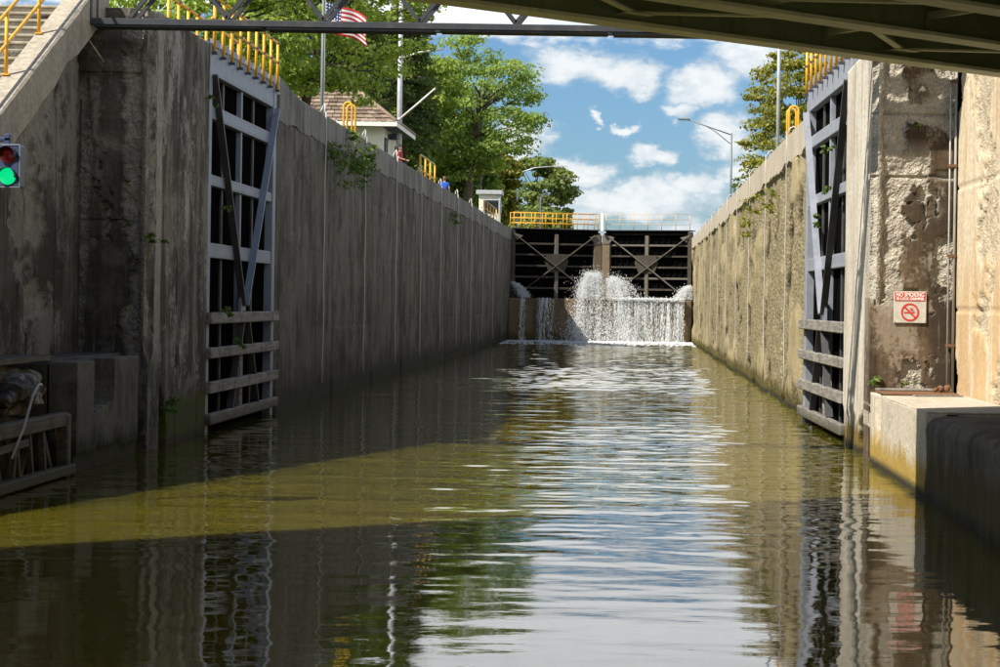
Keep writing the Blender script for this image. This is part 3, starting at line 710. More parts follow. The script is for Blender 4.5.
# ------------------------------------------------------------------ lower gates (open, seen from their framed side)
def lower_gate(side):
    left = side < 0
    steel = M['gate'] if left else M['gate_r']
    if left: root = empty('lock_gate', (XL - .06, Y_HINGE, 0), 0, 'open blue grey steel lock gate in the shaded left wall, yellow rails on top', 'lock gate')
    else: root = empty('lock_gate', (XR + .12, Y_HINGE - .35, 0), R(1.6), 'open grey steel lock gate, tinted lighter for sun, folded against the sunlit right wall', 'lock gate')
    s = 1 if left else -1               # +n points into the chamber
    L = 8.1; ZT = 8.42 if left else 8.48
    def nb(u0, u1, n0, n1, z0, z1, c=.012): return MB().box(s * n0, s * n1, u0, u1, z0, z1, c)
    nb(.0, L, -.24, -.19, -.8, ZT - .3, 0).build('skin_plate', M['black'], root)
    nb(.0, .42, -.188, .02, -.8, ZT, ).build('heel_post', steel, root)
    nb(L - .38, L, -.188, .02, -.8, ZT).build('mitre_post', steel, root)
    # stepped top girder
    nb(.42, L - .38, -.188, .0, ZT - .62, ZT).build('top_girder', steel, root)
    for (a, b_) in ((ZT - 1.58, ZT - 1.28), (ZT - 3.04, ZT - 2.80), (3.80, 4.12)):
        nb(.42, L - .38, -.188, -.01, a, b_).build('girder', steel, root)
    for u in (2.3, 4.05, 5.85):
        nb(u - .075, u + .075, -.188, -.06 if u == 4.05 else -.13, .2, ZT - .62).build('stiffener', steel if u == 4.05 else M['dark'], root)
    rv = MB()
    for (a, b_) in ((ZT - .62, ZT), (ZT - 1.58, ZT - 1.28), (ZT - 3.04, ZT - 2.80), (3.80, 4.12)):
        for zz in (a + .05, b_ - .05):
            for u in np.arange(.5, L - .45, .22):
                c_ = Vector((s * (.0 if a == ZT - .62 else -.01), u, zz)); q = .017
                rv.add([c_ + Vector((s * q * .8, 0, 0))] + [c_ + Vector((0, q * math.cos(k * 1.2566), q * math.sin(k * 1.2566))) for k in range(5)], [(0, 1 + k, 1 + (k + 1) % 5) for k in range(5)])
    rv.build('rivets', steel, root, 'stuff')
    dk = M['dark']
    for (a, b_, mt, n_) in (((.40, ZT - .65), (3.95, 2.75), dk, .05), ((L - .25, ZT - .65), (4.15, 2.75), steel, .07),
                        ((3.95, 2.6), (2.6, .4), dk, .05), ((4.2, 2.6), (5.6, .4), dk, .07)):
        MB().beam((s * n_, a[0], a[1]), (s * n_, b_[0], b_[1]), .07, .16, up=(s, 0, 0)).build('diagonal_brace', mt, root)
    nb(3.78, 4.32, -.02, .04, 2.55, 3.05, 0).build('gusset_plate', steel, root)
    for i, (a, b_) in enumerate(((2.35, 2.60), (1.60, 1.83), (.84, 1.09), (.16, .40))):
        nb(.02, L - .02, .02, .17, a, b_, .02).build('fender_timber', M['timber'], root)
    nb(3.9, 4.2, -.18, .015, .2, 2.55).build('fender_post', M['timber'], root)
    # posts on brackets
    post_u = np.linspace(.35, L - .2, 9)
    for n_ in (.06, -.95):
        for u in post_u:
            p = MB().tube([(s * n_, u, ZT - .15), (s * n_, u, ZT + 1.08)], .036, 8).build('rail_post', M['yellow'], root)
            MB().box(s * (n_ - .075), s * (n_ + .075), u - .075, u + .075, ZT - .20, ZT - .15).build('bracket', M['fitting'], p)
            MB().lump((s * n_, u, ZT + 1.05), (.062, .062, .05), 1, 0).build('clamp', M['fitting'], p)
            MB().lump((s * n_, u, ZT + .55), (.060, .060, .05), 1, 0).build('clamp', M['fitting'], p)
        for hh in (.55, 1.05):
            MB().tube([(s * n_, .1, ZT + hh), (s * n_, L, ZT + hh)], .03, 8).build('rail', M['yellow'], root)
    nb(.0, L, -1.05, -.02, ZT + .004, ZT + .06, 0).build('walkway', steel, root)
    for u in post_u[:-1]:
        nb(u + .12, u + .75, -.06, .03, ZT + .0, ZT + .16, 0).build('toe_board', steel, root)
    # brackets holding the back row
    nb(.0, L, -1.06, -1.0, ZT - .3, ZT).build('walkway_girder', steel, root)
    return root
lower_gate(-1); lower_gate(1)

# ------------------------------------------------------------------ upper gates and breast wall
XC = (XL + XR) / 2
def upper_leaf(side):
    left = side < 0
    xa = XL + .02 if left else XR - .02
    yA, yC = 148.0, 150.1
    ang = math.atan2(yC - yA, XC - xa)
    Lf = math.hypot(XC - xa, yC - yA) - .02
    root = empty('lock_gate', (xa, yA, 0), ang, 'left leaf of the closed upper gate, behind the thin left trickle' if left else
                 'right leaf of the closed upper gate, above the wide falling curtain of water', 'lock gate')
    s = 1 if not left else -1    # front side of the leaf in local y
    f = (-1 if left else 1)
    def bx(u0, u1, n0, n1, z0, z1): return MB().box(u0, u1, f * n0, f * n1, z0, z1, .015)
    bx(0, Lf, -.5, -.42, 2.9, 8.3).build('skin_plate', M['black'], root)
    for u in np.arange(.35, Lf - .3, .48):
        bx(u - .05, u + .05, -.42, -.30, 3.0, 8.2).build('rib', M['black'], root)
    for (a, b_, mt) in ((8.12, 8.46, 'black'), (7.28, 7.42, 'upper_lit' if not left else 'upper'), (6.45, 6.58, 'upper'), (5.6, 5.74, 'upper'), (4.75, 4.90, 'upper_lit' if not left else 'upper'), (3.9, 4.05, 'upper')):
        bx(.3, Lf - .25, -.42, -.1, a, b_).build('girder', M[mt], root)
    bx(0, .3, -.42, .0, 2.9, 8.4).build('heel_post', M['upper'], root)
    bx(Lf - .62, Lf, -.42, .02, 2.9, 8.1).build('mitre_post', M['upper_post'], root)
    mid = Lf * .5
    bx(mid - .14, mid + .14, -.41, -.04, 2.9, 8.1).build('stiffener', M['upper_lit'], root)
    for (a, b_) in (((.3, 8.0), (Lf - .5, 3.3)), ((.3, 3.3), (Lf - .5, 8.05))):
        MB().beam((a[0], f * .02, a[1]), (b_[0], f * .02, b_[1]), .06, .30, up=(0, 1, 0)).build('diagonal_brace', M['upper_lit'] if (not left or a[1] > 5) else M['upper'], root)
    MB().prism([(mid - .75, f * -.06, 6.6), (mid + .75, f * -.06, 6.6), (mid + .95, f * -.06, 6.0), (mid + .6, f * -.06, 5.2), (mid - .6, f * -.06, 5.2), (mid - .95, f * -.06, 6.0)], (0, f * .04, 0)).build('gusset_plate', M['upper'], root)
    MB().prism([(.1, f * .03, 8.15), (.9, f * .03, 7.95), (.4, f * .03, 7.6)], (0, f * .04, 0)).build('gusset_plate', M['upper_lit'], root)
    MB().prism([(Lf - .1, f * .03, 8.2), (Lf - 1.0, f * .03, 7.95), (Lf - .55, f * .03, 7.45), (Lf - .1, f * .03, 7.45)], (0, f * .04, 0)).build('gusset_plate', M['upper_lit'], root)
    bx(0, Lf, -1.2, .06, 8.465, 8.53).build('walkway', M['dark'], root)
    mt = M['yellow'] if left else M['palerail']
    npst = 9 if left else 7
    for n_ in ((.0, -1.1) if left else (.0,)):
        for k in range(npst):
            u = .15 + (Lf - .45) * k / (npst - 1)
            MB().tube([(u, f * n_, 8.5), (u, f * n_, 9.72)], .030 if left else .026, 6).build('rail_post', mt, root)
        for hh in (.42, .8, 1.2):
            MB().tube([(.1, f * n_, 8.52 + hh), (Lf - .25, f * n_, 8.52 + hh)], .024 if left else .022, 6).build('rail', mt, root)
    return root
upper_leaf(-1); upper_leaf(1)
mb = MB(); mb.box(XC - .12, XC + .12, 149.5, 149.72, 8.4, 9.75, .02); tag(mb.build('mitre_gauge_post', M['white']), 'short white post where the two upper gate leaves meet', 'post')
def br_fn(x, y, z, U, V):
    return .03 * fbm(x * 1.5, z * 1.5, 2, 4), sstep(fbm(x * .7, z * .7, 4, 4), .52, .62) * .4
root = empty('breast_wall', (0, 0, 0), 0, 'brown concrete breast wall under the upper gates, wet with falling water', 'wall')
M['breast'] = concrete('concrete_breast_wall', (.165, .12, .07), (.06, .045, .028), 0.7, 0.3, (.24, .2, .13), (.16, .12, .078), 0.5)
panel('wall_face', (XL, 145.6, -1.2), (1, 0, 0), (0, 0, 1), XR - XL, 4.4, .12, br_fn, M['breast'], root, .8)
mb = MB(); mb.box(XL, XR, 145.9, 152, -2, 3.15); mb.build('wall_core', M['breast'], root)

# ------------------------------------------------------------------ falling water
OCT_V = np.array([(1, 0, 0), (-1, 0, 0), (0, 1, 0), (0, -1, 0), (0, 0, 1), (0, 0, -1)], float)
OCT_F = np.array([(0, 2, 4), (2, 1, 4), (1, 3, 4), (3, 0, 4), (2, 0, 5), (1, 2, 5), (3, 1, 5), (0, 3, 5)])
def drops(name, P, S, label=None, cat=None, kind=None, parent=None):
    """P (n,3) centres, S (n,3) radii"""
    n = len(P)
    V = (OCT_V[None] * S[:, None, :] + P[:, None, :]).reshape(-1, 3)
    Fc = (OCT_F[None] + (np.arange(n) * 6)[:, None, None]).reshape(-1, 3)
    o = np_mesh(name, V, Fc, M['foam'], parent, True)
    return tag(o, label, cat, None, kind)
def spray(n, src, vx, vy, vz, rad, zlo=0.0, jit=.08, seed=1):
    r = np.random.default_rng(seed)
    ns = 30; pick = r.integers(0, ns, n)
    bs = np.stack([r.normal(vx[0], vx[1], ns), r.normal(vy[0], vy[1], ns), vz[0] * (.50 + .56 * r.random(ns) ** .75)], -1)
    v = bs[pick] + r.normal(0, .09, (n, 3)) + (r.random((n, 1)) < .3) * r.normal(0, .36, (n, 3))
    tt = r.random(n)
    z0 = src[2]
    tf = (v[:, 2] + np.sqrt(np.maximum(v[:, 2] ** 2 + 2 * 9.8 * (z0 - zlo), 0))) / 9.8
    tt = tt ** .62 * tf
    P = np.stack([src[0] + v[:, 0] * tt, src[1] + v[:, 1] * tt, z0 + v[:, 2] * tt - 4.9 * tt * tt], -1) + r.normal(0, jit, (n, 3))
    P[:, 2] = np.maximum(P[:, 2], zlo + .02)
    sp = np.abs(v[:, 2] - 9.8 * tt)
    s0 = rad * (.45 + r.random(n) ** 2 * 1.1)
    S = np.stack([s0, s0, s0 * (1 + .18 * sp)], -1)
    return P, S
jets = []
jets.append(spray(30000, (-2.75, 148.9, 3.4), (-.42, .42), (-2.6, .6), (5.7, .60), .021, 0, .06, 11))
jets.append(spray(28000, (-1.75, 148.9, 3.4), (.85, .70), (-2.6, .6), (5.1, .60), .021, 0, .06, 12))
P = np.concatenate([j[0] for j in jets]); S = np.concatenate([j[1] for j in jets])
drops('water_jet', P, S, 'tall double plume of white spray from the joint of the upper gates', 'water jet')
def strand_fall(x0, x1, n, seed, ztop=3.25, dens=None):
    r = np.random.default_rng(seed); P = []; S = []
    for k in range(n):
        xx = x0 + (x1 - x0) * r.random()
        if dens is not None and r.random() > dens(xx): continue
        yv = 145.45 - .25 * r.random(); nseg = int(r.integers(10, 24)); zs = ztop - r.random() * .2
        vx = r.normal(0, .10); rad = .007 + .018 * r.random() ** 2
        zz = zs
        tcur = 0.
        while zz > .02:
            tcur += .016 + .03 * r.random()
            zz = zs - 4.9 * tcur * tcur - .25 * tcur
            if r.random() < .82:
                ln = .06 + .45 * tcur * (.4 + r.random())
                P.append((xx + vx * tcur + r.normal(0, .025 + .03 * tcur), yv - .95 * tcur + r.normal(0, .03), max(zz, .03))); S.append((rad * (.6 + r.random() * .9), rad, ln * .55))
    return np.array(P), np.array(S)
P, S = strand_fall(-1.3, 3.95, 240, 5, dens=lambda x: .95 if x < 1.2 or x > 2.1 else .55)
lip = np.random.default_rng(9); nl = 2600
Pl = np.stack([lip.uniform(-1.4, 4.0, nl), lip.uniform(144.9, 145.6, nl), 3.18 + lip.normal(.02, .06, nl)], -1); Sl = np.full((nl, 3), .04) * (.4 + lip.random((nl, 1)))
drops('waterfall', np.concatenate([P, Pl]), np.concatenate([S, Sl]), 'wide curtain of water falling over the sill on the right', 'waterfall')
P1, S1 = strand_fall(-8.3, -7.9, 12, 6); P2, S2 = strand_fall(-6.95, -5.75, 40, 7, dens=lambda x: .95 if x < -6.2 else .4)
drops('waterfall', np.concatenate([P1, P2]), np.concatenate([S1, S2]), 'thin shaded trickle of water falling over the sill on the left', 'waterfall')
P, S = spray(4000, (-9.1, 147.4, 4.3), (2.0, .4), (-.8, .35), (.35, .4), .026, 3.25, .06, 21)
drops('water_jet', P, S, 'small leak spurting out beside the left wall onto the sill', 'water jet')
P, S = spray(9000, (4.5, 147.4, 4.05), (-1.3, .6), (-.9, .4), (1.3, .8), .027, 3.25, .08, 22)
drops('water_jet', P, S, 'white leak spurting out beside the right wall onto the sill', 'water jet')
# thin sheets of falling water behind the strands
m, t, b = new_mat('falling_sheet')
pos = t.new('ShaderNodeNewGeometry').outputs['Position']
st = t.noise(t.vmath('MULTIPLY', pos, (5.5, 1.0, .32)), 1.0, 5, .65); br = t.noise(t.vmath('MULTIPLY', pos, (.8, 1, .1)), 1.0, 2, .5)
b.inputs['Base Color'].default_value = (.84, .86, .86, 1); b.inputs['Roughness'].default_value = .4
tp = t.new('ShaderNodeBsdfTransparent'); ms = t.new('ShaderNodeMixShader')
t.l.new(t.math('MULTIPLY', t.ramp(t.math('ADD', st, t.math('MULTIPLY', t.math('SUBTRACT', br, .5), .5)), .46, .76), .85), ms.inputs[0]); t.l.new(tp.outputs[0], ms.inputs[1]); t.l.new(b.outputs[0], ms.inputs[2])
t.l.new(ms.outputs[0], m.node_tree.nodes['Material Output'].inputs[0]); M['sheet'] = m
def sheet(x0, x1, parent):
    nx, nz = int((x1 - x0) / .08), 30; vs = []; fs = []
    for j in range(nz + 1):
        tt = .80 * j / nz
        for i in range(nx + 1):
            xx = x0 + (x1 - x0) * i / nx; ww = .10 * mn.noise(Vector((xx * 1.6, 0, tt))) * (.3 + tt)
            vs.append((xx, 145.46 - .95 * tt + ww, 3.24 - .25 * tt - 4.9 * tt * tt))
    fs = [(j * (nx + 1) + i, j * (nx + 1) + i + 1, (j + 1) * (nx + 1) + i + 1, (j + 1) * (nx + 1) + i) for j in range(nz) for i in range(nx)]
    q = MB(); q.add(vs, fs, True); q.build('sheet', M['sheet'], parent)
falls = [o for o in COL.objects if o.name.startswith('waterfall')]
sheet(-1.4, 3.98, falls[0]); sheet(-6.85, -6.2, falls[1]); sheet(-8.22, -7.98, falls[1])
# foam
r = np.random.default_rng(31); n = 7000
fx = np.concatenate([r.uniform(-9.1, 4.5, 2200), r.normal(-1.8, 2.2, 3300), r.normal(2.0, 1.5, 1500)]); fx = np.clip(fx, -9.1, 4.5)
fy = 145.2 - np.abs(r.normal(0, 1.5, n)) - .25 * np.abs(r.normal(0, 1, n)); fy[:800] -= r.random(800) * 10
k_ = np.random.default_rng(2).random(n)
S = np.stack([.05 + .20 * k_ ** 3, .05 + .16 * k_ ** 3, .03 + .05 * k_], -1)
drops('foam', np.stack([fx, fy, np.full(n, .02)], -1), S, None, None, 'stuff')

# ------------------------------------------------------------------ mooring cables with hooks
ordn = ['first', 'second', 'third', 'fourth', 'fifth', 'sixth', 'seventh', 'eighth', 'ninth', 'tenth']
def mooring(side, k, y):
    left = side < 0
    X, ZT = (XL, ZL) if left else (XR, ZR); s = 1 if left else -1
    root = empty('mooring_line', (X, y, ZT), 0, '%s hanging mooring line on the %s lock wall, counted from the open gate' % (ordn[k], 'shaded left' if left else 'sunlit right'), 'mooring line',
                 'mooring lines on the %s wall' % ('left' if left else 'right'))
    pts = []
    for i in range(12):
        z = .06 - (ZT - .4) * i / 11
        pts.append((s * (.06 + .012 * math.sin(i * 1.7 + k)), .04 * math.sin(i * .9 + k * 2), z))
    MB().tube(pts, .024 if left else .018, 6).build('line', M['rope'], root)
    if left: MB().tube([(s * .02, 0, .02), (s * .02, .1, .22), (s * -.05, .45, .34), (s * -.12, .62, .28), (s * -.14, .5, .18), (s * -.1, .1, .1)], .026, 6).build('hook', M['rope'], root)
    else: MB().tube([(s * .02, 0, 0), (s * -.02, .0, .16), (s * -.12, .0, .22), (s * -.22, .0, .15), (s * -.22, .0, .0)], .026, 6).build('hook', M['rope'], root)
for k in range(9): mooring(-1, k, 57.6 + 9.1 * k * .97)
for k in range(9): mooring(1, k, 57.0 + 8.9 * k)

# ------------------------------------------------------------------ road bridge overhead
bdir = Vector((1, .70, -.017)).normalized(); bn = Vector((-.70, 1, 0)).normalized()   # along the bridge / across it, away from the camera
P0 = Vector((5.9, 31.07, 6.61))                 # far bottom edge where it meets the right wall
bridge = empty('road_bridge', (0, 0, 0), 0, 'steel girder road bridge crossing overhead at the top right', 'bridge')
def at(tl, off, z=0): return P0 + bdir * tl - bn * off + Vector((0, 0, z))
T0, T1 = -31.0, .55
upv = Vector((0, 0, 1))
for g in range(7):
    off = .2 + 2.15 * g
    gd = MB(); gd.beam(at(T0, off, .66), at(T1, off, .66), .03, 1.22); web = gd.build('girder', M['bridge_web'], bridge)
    MB().beam(at(T0, off, .025), at(T1, off, .025), .40, .05).build('bottom_flange', M['bridge'], web)
    MB().beam(at(T0, off, 1.29), at(T1, off, 1.29), .36, .05).build('top_flange', M['bridge'], web)
    for tl in np.arange(T0 + 1, T1, 2.6):
        MB().beam(at(tl, off, .055), at(tl, off, 1.26), .10, .012, up=bdir).build('web_stiffener', M['bridge_web'], web)
for g in range(6):
    o0, o1 = .2 + 2.15 * g, .2 + 2.15 * (g + 1)
    tl = -12.4 + .6 * (g % 2); k = 0
    while tl < T1 - 1.3:
        a, b_ = (o0, o1) if k % 2 == 0 else (o1, o0)
        MB().beam(at(tl, a + (.2 if a == o0 else -.2), .16), at(tl + 2.45, b_ + (.2 if b_ == o0 else -.2), .16), .11, .03).build('lateral_brace', M['bridge'], bridge)
        e_ = at(tl, a + (.2 if a == o0 else -.2), .135)
        MB().beam(e_ - bdir * .22, e_ + bdir * .22, .34, .014).build('gusset_plate', M['bridge'], bridge)
        tl += 2.45; k += 1
    for tl in (-9.6, -3.9, .3):
        MB().beam(at(tl, o0 + .02, .30), at(tl, o1 - .02, .30), .08, .10).build('cross_strut', M['bridge'], bridge)
        MB().beam(at(tl, o0 + .02, 1.15), at(tl, o1 - .02, .35), .06, .08).build('cross_brace', M['bridge'], bridge)
MB().beam(at(T0, 6.55, 1.46), at(T1 + .3, 6.55, 1.46), 14.2, .28).build('deck', M['deck'], bridge)
MB().beam(at(T0, -.38, 1.9), at(T1 + .3, -.38, 1.9), .25, .60).build('parapet', M['deck'], bridge)
MB().beam(at(T0, 13.5, 1.9), at(T1 + .3, 13.5, 1.9), .25, .60).build('parapet', M['deck'], bridge)
ab = MB(); ab.beam(at(T0 + .3, -1, -2.9), at(T0 + .3, 14.5, -2.9), 2.4, 8.36); ab.build('abutment', M['old'], bridge)

# ------------------------------------------------------------------ narrow truss across the lock
tr = empty('truss_footbridge', (-10.1, 36.0, 7.93), 0, 'narrow dark steel truss spanning the lock at the top left', 'truss')
LT = 16.3; HT = 1.25
for yy in (0.0, .42):
    MB().box(-.05, LT, yy - .06, yy + .06, .0, .12, .01).build('bottom_chord', M['truss'], tr)
    MB().box(-.05, LT, yy - .06, yy + .06, HT, HT + .12, .01).build('top_chord', M['truss'], tr)
    k = 0; x = .78; sp = .92
    MB().beam((.0, yy, .1), (.0, yy, HT), .12, .12).build('end_post', M['truss'], tr)
    xx = .78; sp = .89
    while xx < LT - 1:
        MB().beam((xx, yy, .15), (xx + sp, yy, HT), .07, .07).build('diagonal', M['truss'], tr)
        MB().beam((xx + sp, yy, HT), (xx + 2 * sp, yy, .15), .07, .07).build('diagonal', M['truss'], tr)
        xx += 2 * sp
for k in range(17):
    MB().box(.3 + k * .95, .36 + k * .95, .06, .36, .03, .09, .0).build('floor_beam', M['truss'], tr)
for k in range(5):
    MB().box(.1 + k * 3.2, 3.2 + k * 3.2, -.03, .42, -.03 - .012 * (k % 2), -.004, 0).build('soffit_plate', M['truss'], tr)

# ------------------------------------------------------------------ traffic signal at the left edge
sg = empty('traffic_signal', (-8.31, 26.0, 4.36), 0, 'lock traffic signal with green lamp lit below a dark red lamp', 'traffic signal')
M['sig'] = plain('signal_housing', (.05, .07, .14), .4); M['sigw'] = plain('signal_border', (.22, .25, .32), .4)
M['red'] = plain('red_lens', (.30, .010, .014), .25); M['green'] = plain('green_lens', (.01, .35, .14), .25, 0, ((.0, .80, .27), .55))
MB().box(-.20, .135, -.02, .24, .0, .57, .02).build('housing', M['sig'], sg)
mb = MB()
mb.box(.129, .141, -.028, -.0, -.005, .576); mb.box(-.21, .123, -.028, .0, .558, .576); mb.box(-.21, .123, -.028, .0, -.005, .010); mb.build('border', M['sigw'], sg)
for zc, mt, nm in ((.425, 'red', 'red_lens'), (.145, 'green', 'green_lens')):
    mb = MB(); vs = [(-.02, -.062, zc)]; fs = []; n = 28
    for rr, yy in ((.045, -.056), (.085, -.045), (.112, -.022)):
        vs += [(-.02 + rr * math.cos(2 * math.pi * k / n), yy, zc + rr * math.sin(2 * math.pi * k / n)) for k in range(n)]
    fs += [(0, 1 + k, 1 + (k + 1) % n) for k in range(n)]
    for q in range(2): fs += [(1 + q * n + k, 1 + (q + 1) * n + k, 1 + (q + 1) * n + (k + 1) % n, 1 + q * n + (k + 1) % n) for k in range(n)]
    mb.add(vs, fs, True).build(nm, M[mt], sg)
    mb = MB(); a0, a1 = R(-10), R(190)
    arc = [a0 + (a1 - a0) * k / 16 for k in range(17)]
    vs = [(-.02 + .120 * math.cos(a), -.02, zc + .120 * math.sin(a)) for a in arc] + [(-.02 + .124 * math.cos(a), -.13, zc + .124 * math.sin(a)) for a in arc]
    mb.add(vs, [(k, k + 1, 18 + k, 17 + k) for k in range(16)], True); ov = mb.build('visor', M['sig'], sg)
    so_ = ov.modifiers.new('solid', 'SOLIDIFY'); so_.thickness = .006
mb = MB(); mb.box(-1.6, -.02, .05, .17, .62, .67, .01); mb.box(-.1, -.02, .05, .17, .57, .72, .01); mb.build('bracket_arm', M['sig'], sg)
mb = MB(); mb.tube([(-1.55, .11, -3.4), (-1.55, .11, 1.0)], .06, 10); mb.build('mast', M['galv'], sg)

# ------------------------------------------------------------------ no smoking sign
sn = empty('no_smoking_sign', (5.29, 36.975, 2.94), 0, 'square white no smoking sign on the brown stained pier', 'sign')
M['sgw'] = plain('sign_white', (.52, .49, .42), .5); M['sgr'] = plain('sign_red', (.55, .03, .025), .5); M['sgt'] = plain('sign_text_white', (.8, .76, .7), .5)
MB().box(-.335, .335, -.012, .012, -.325, .325, .004).build('board', M['sgw'], sn)
MB().box(-.312, .312, -.018, -.0125, .125, .303).build('header', M['sgr'], sn)
def text(body, size, x, z, parent, mat, wd=None):
    cu = bpy.data.curves.new('lettering', 'FONT'); cu.body = body; cu.size = size; cu.align_x = 'CENTER'; cu.extrude = .0015; cu.offset = .003
    tmp = bpy.data.objects.new('lettering_tmp', cu); COL.objects.link(tmp)
    me = bpy.data.meshes.new_from_object(tmp.evaluated_get(bpy.context.evaluated_depsgraph_get()))
    bpy.data.objects.remove(tmp)
    me.materials.clear(); me.materials.append(mat)
    o = link('lettering', me, parent); o.rotation_euler = (R(90), 0, 0); o.location = (x, -.0225, z)
    if wd:
        xs_ = [v.co.x for v in me.vertices]; k = wd / (max(xs_) - min(xs_))
        for v in me.vertices: v.co.x *= k
    return o
text('NO SMOKING', .115, 0, .217, sn, M['sgt'], .57)
text('IN LOCK CHAMBER', .078, 0, .145, sn, M['sgt'], .57)
n = 40; vs = []; fs = []
for rr in (.150, .186):
    for yy in (-.018, -.0125): vs += [(rr * math.cos(2 * math.pi * k / n), yy, -.105 + rr * math.sin(2 * math.pi * k / n)) for k in range(n)]
for k in range(n):
    j = (k + 1) % n
    fs += [(k, j, 2 * n + j, 2 * n + k), (2 * n + k, 2 * n + j, 3 * n + j, 3 * n + k), (k, n + k, n + j, j)]
MB().add(vs, fs).build('ban_ring', M['sgr'], sn)
MB().beam((-.11, -.020, .005), (.11, -.020, -.215), .005, .034, up=(1, 0, 1)).build('ban_slash', M['sgr'], sn)
mb = MB(); mb.box(-.125, .045, -.017, -.0125, -.128, -.100); mb.box(.052, .072, -.017, -.0125, -.128, -.100); mb.box(.078, .098, -.017, -.0125, -.128, -.100); mb.build('cigarette', M['sgr'], sn)
mb = MB()
for x0 in (.03, .055, .08): mb.tube([(x0 + .01, -.015, -.092), (x0 - .01, -.015, -.07), (x0 - .03, -.015, -.055), (x0 - .02, -.015, -.03), (x0 - .045, -.015, -.005)], .005, 5)
mb.build('smoke_curls', M['sgr'], sn)
for (x, z) in ((-.31, -.30), (.31, -.30), (-.322, .312), (.322, .312)): MB().lump((x, -.014, z), (.008, .006, .008), 1, 0).build('screw', M['rust'], sn)

for o_ in sn.children:            # the sign is 0.62 m wide
    o_.scale = (.92, .92, 1) if o_.name.startswith('lettering') else (.92, 1, .92)
    o_.location = (o_.location.x * .92, o_.location.y, o_.location.z * .92)
# ------------------------------------------------------------------ lock house
hs = empty('lock_house', (0, 0, 0), 0, 'small cream lock house with brown tiled hip roof behind the left wall', 'house')
hx0, hx1, hy0, hy1, hz0, hz1 = -19.3, -13.0, 101, 108, ZL - .1, 11.95
MB().box(hx0, hx1, hy0, hy1, hz0, hz1).build('wall', M['cream'], hs)
ex0, ex1, ey0, ey1, ez = hx0 - .8, hx1 + .8, hy0 - .8, hy1 + .8, 12.0
apx = Vector(((hx0 + hx1) / 2, (hy0 + hy1) / 2, 14.75))
mb = MB(); mb.box(ex0, ex1, ey0, ey1, ez - .12, ez + .02); soff = mb.build('eave', M['navy'], hs)
mb = MB(); mb.box(ex0 - .04, ex1 + .04, ey0 - .04, ey0 + .0, ez - .16, ez + .10); mb.box(ex1, ex1 + .04, ey0, ey1, ez - .16, ez + .10); mb.box(ex0 - .04, ex0, ey0, ey1, ez - .16, ez + .10); mb.build('fascia', M['white'], hs)
rf = MB().add([(ex0, ey0, ez + .02), (ex1, ey0, ez + .02), (ex1, ey1, ez + .02), (ex0, ey1, ez + .02), (apx.x - .4, apx.y, apx.z), (apx.x + .4, apx.y, apx.z)],
         [(0, 1, 5, 4), (1, 2, 5), (2, 3, 4, 5), (3, 0, 4), (3, 2, 1, 0)]).build('roof', M['tile'], hs)
tl = MB(); rows = 12
cn = [Vector((ex0, ey0, ez)), Vector((ex1, ey0, ez)), Vector((ex1, ey1, ez)), Vector((ex0, ey1, ez))]
for sd in range(4):
    A, B = cn[sd], cn[(sd + 1) % 4]
    pk = (apx + Vector((-.4, 0, 0)), apx + Vector((.4, 0, 0))) if sd == 0 else (apx + Vector((.4, 0, 0)),) * 2 if sd == 1 else (apx + Vector((.4, 0, 0)), apx + Vector((-.4, 0, 0))) if sd == 2 else (apx + Vector((-.4, 0, 0)),) * 2
    nrm = ((B - A).cross(pk[0] - A)).normalized()
    if nrm.z < 0: nrm = -nrm
    for r_ in range(rows):
        f0, f1 = r_ / rows, (r_ + 1.15) / rows
        a0, b0 = A.lerp(pk[0], f0), B.lerp(pk[1], f0); a1, b1 = A.lerp(pk[0], min(1, f1)), B.lerp(pk[1], min(1, f1))
        nt = max(1, int((b0 - a0).length / .42))
        for q in range(nt):
            c0, c1 = q / nt + .004, (q + 1) / nt - .004
            p = [a0.lerp(b0, c0), a0.lerp(b0, c1), a1.lerp(b1, c1), a1.lerp(b1, c0)]
            lift = .10 + .03 * random.random()
            top = [p[0] + nrm * lift, p[1] + nrm * lift, p[2] + nrm * .03, p[3] + nrm * .03]
            tl.add([x_ + nrm * .005 for x_ in p] + top, [(4, 5, 6, 7), (0, 1, 5, 4), (1, 2, 6, 5), (3, 0, 4, 7)])
tl.build('roof_tiles', M['tile'], rf, 'stuff')
mb = MB()
for sd in range(4): mb.tube([cn[sd] + Vector((0, 0, .12)), apx + Vector((.4 if sd in (1, 2) else -.4, 0, .1))], .11, 6)
mb.build('ridge_tiles', M['tile'], rf)
def window(u0, u1, z0, z1, face):
    if face == 'S': f = MB().box(u0, u1, hy0 - .05, hy0 + .02, z0, z1).build('window', M['navy'], hs); MB().box(u0 + .08, u1 - .08, hy0 - .07, hy0 - .051, z0 + .08, z1 - .08).build('pane', M['glass'], f); MB().box(u0 - .1, u1 + .1, hy0 - .12, hy0, z0 - .1, z0 - .01).build('sill', M['white'], f)
    else: f = MB().box(hx1 - .02, hx1 + .05, u0, u1, z0, z1).build('window', M['navy'], hs); MB().box(hx1 + .051, hx1 + .07, u0 + .08, u1 - .08, z0 + .08, z1 - .08).build('pane', M['glass'], f); MB().box(hx1, hx1 + .12, u0 - .1, u1 + .1, z0 - .1, z0 - .01).build('sill', M['white'], f)
window(-17.0, -15.55, 9.4, 11.5, 'S'); window(101.7, 102.9, 9.5, 11.4, 'E'); window(106.2, 107.2, 9.6, 11.3, 'E')
dr = MB().box(hx1 - .02, hx1 + .06, 103.9, 105.1, hz0 + .1, 10.6).build('door', M['white'], hs); MB().box(hx1 + .06, hx1 + .1, 104.0, 104.08, 9.3, 9.5).build('handle', M['fitting'], dr)
